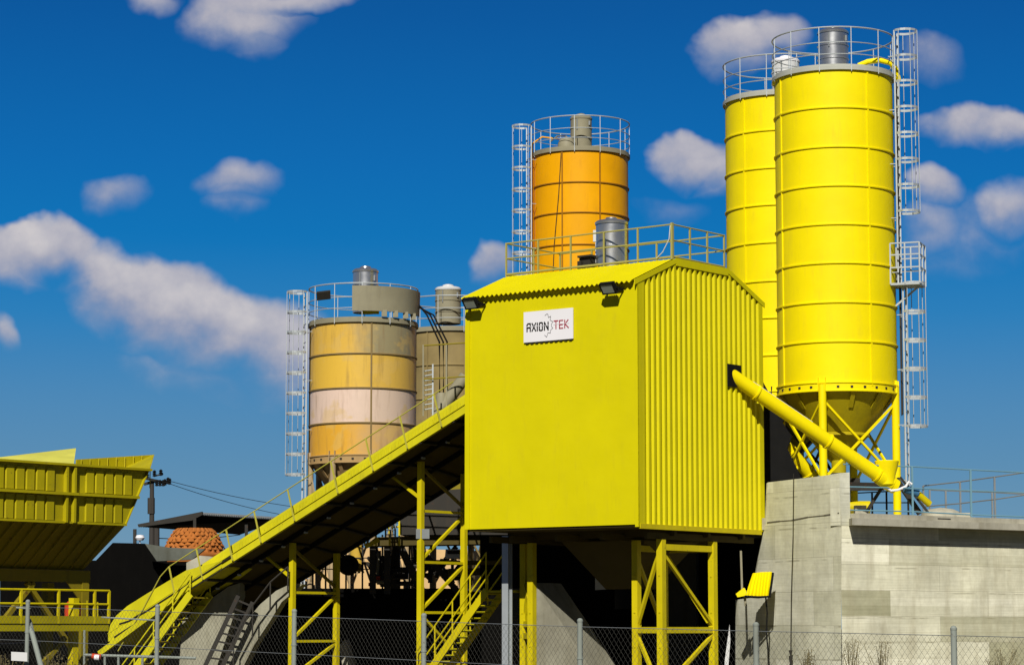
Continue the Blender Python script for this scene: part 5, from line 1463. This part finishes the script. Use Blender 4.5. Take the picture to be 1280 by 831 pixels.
#        x    y    rx  ry  strength rot
blobs = [(305, 20, 95, 56, 1.0, 0), (380, 8, 75, 16, .8, 0), (318, 52, 52, 36, .8, 0), (175, -2, 45, 20, .7, 0),
         (142, 243, 54, 34, .5, 0), (298, 230, 66, 36, .58, 0), (295, 262, 42, 24, .42, 0),
         (15, 322, 80, 42, 1.0, 0), (68, 312, 66, 42, 1.05, 0), (120, 338, 72, 42, .7, 12), (150, 366, 80, 58, .95, 10), (205, 380, 100, 66, 1.1, 16), (278, 415, 110, 66, 1.0, 16), (345, 440, 105, 70, .85, 14), (270, 462, 130, 40, .3, 8), (2, 412, 22, 28, .6, 0),
         (925, 55, 68, 42, .95, -10), (975, 40, 50, 35, .8, 0), (1165, 75, 56, 38, .42, 0), (1235, 285, 90, 60, .30, 0), (865, 198, 62, 40, 1.1, 0), (905, 215, 60, 30, .7, 0),
         (1225, 158, 82, 32, .95, 0), (1268, 165, 50, 28, .8, 0), (1175, 235, 48, 32, .75, 0), (1165, 290, 55, 50, .42, 0), (1265, 262, 48, 50, .62, 0), (1200, 320, 80, 40, .25, 0),
         (612, 335, 30, 34, .8, 0), (840, 262, 60, 22, .2, 0), (560, 452, 90, 26, .12, 0)]
field = None; cvs = None
for (bx, by, rx, ry, st_, rot) in blobs:
    d = ray(bx, by); cu = d.x / d.y; cv = d.z / d.y; ru = rx / 3200; rv = ry / 3200
    du = math_(nt, 'SUBTRACT', uw, cu); dv = math_(nt, 'SUBTRACT', vw, cv)
    if rot:
        ca, sa = math.cos(R(rot)), math.sin(R(rot))
        a = math_(nt, 'SUBTRACT', math_(nt, 'MULTIPLY', du, ca), math_(nt, 'MULTIPLY', dv, sa))
        b_ = math_(nt, 'ADD', math_(nt, 'MULTIPLY', du, sa), math_(nt, 'MULTIPLY', dv, ca)); du, dv = a, b_
    a = math_(nt, 'POWER', math_(nt, 'ABSOLUTE', math_(nt, 'DIVIDE', du, ru)), 2); b_ = math_(nt, 'POWER', math_(nt, 'ABSOLUTE', math_(nt, 'DIVIDE', dv, rv)), 2)
    f = math_(nt, 'MULTIPLY', math_(nt, 'SUBTRACT', 1, math_(nt, 'ADD', a, b_), clamp=True), st_)
    lift = math_(nt, 'MULTIPLY', f, math_(nt, 'DIVIDE', dv, rv))
    field = f if field is None else math_(nt, 'MAXIMUM', field, f)
    cvs = lift if cvs is None else math_(nt, 'ADD', cvs, lift)
nz = math_(nt, 'SUBTRACT', math_(nt, 'ADD', math_(nt, 'MULTIPLY', n1_, .5), math_(nt, 'ADD', math_(nt, 'MULTIPLY', n2_, .35), math_(nt, 'MULTIPLY', n4_, .15))), .5)
dens = math_(nt, 'ADD', field, math_(nt, 'MULTIPLY', nz, math_(nt, 'MULTIPLY_ADD', field, .5, .45)))
dens = math_(nt, 'ADD', dens, math_(nt, 'MULTIPLY', cvs, .55))
dens = math_(nt, 'MULTIPLY', dens, math_(nt, 'GREATER_THAN', field, .0001))
mr = nt.nodes.new('ShaderNodeMapRange'); mr.interpolation_type = 'SMOOTHSTEP'
mr.inputs['From Min'].default_value = -.02; mr.inputs['From Max'].default_value = .84; mr.inputs['To Max'].default_value = .93
nt.links.new(dens, mr.inputs['Value'])
shade = math_(nt, 'ADD', math_(nt, 'MULTIPLY', cvs, .55), math_(nt, 'ADD', math_(nt, 'MULTIPLY', nz, 1.1), .5), clamp=True)
nz2 = math_(nt, 'SUBTRACT', n2_, .5)
shade = math_(nt, 'ADD', shade, math_(nt, 'MULTIPLY', nz2, .5), clamp=True)
ccol = ramp(nt, shade, [(.0, (.17, .26, .44, 1)), (.35, (.29, .33, .46, 1)), (.62, (.45, .44, .50, 1)), (1, (.64, .60, .60, 1))])
fin = mixc(nt, mr.outputs[0], base, ccol)
nt.links.new(fin, bg.inputs['Color']); bg.inputs['Strength'].default_value = 1.0
nt.links.new(bg.outputs[0], out.inputs[0])
if hasattr(w.cycles, 'sampling_method'): w.cycles.sampling_method = 'MANUAL'; w.cycles.sample_map_resolution = 512

cam = bpy.data.cameras.new('camera'); co = bpy.data.objects.new('camera', cam); COL.objects.link(co)
co.location = CAM; co.rotation_euler = (math.pi / 2 + PITCH, 0, 0)
cam.sensor_width = 36; cam.lens = 36 * F / 1280; cam.clip_start = .5; cam.clip_end = 8000
scn.camera = co
scn.view_settings.view_transform = 'Standard'; scn.view_settings.look = 'None'
scn.view_settings.exposure = 0; scn.view_settings.gamma = 1
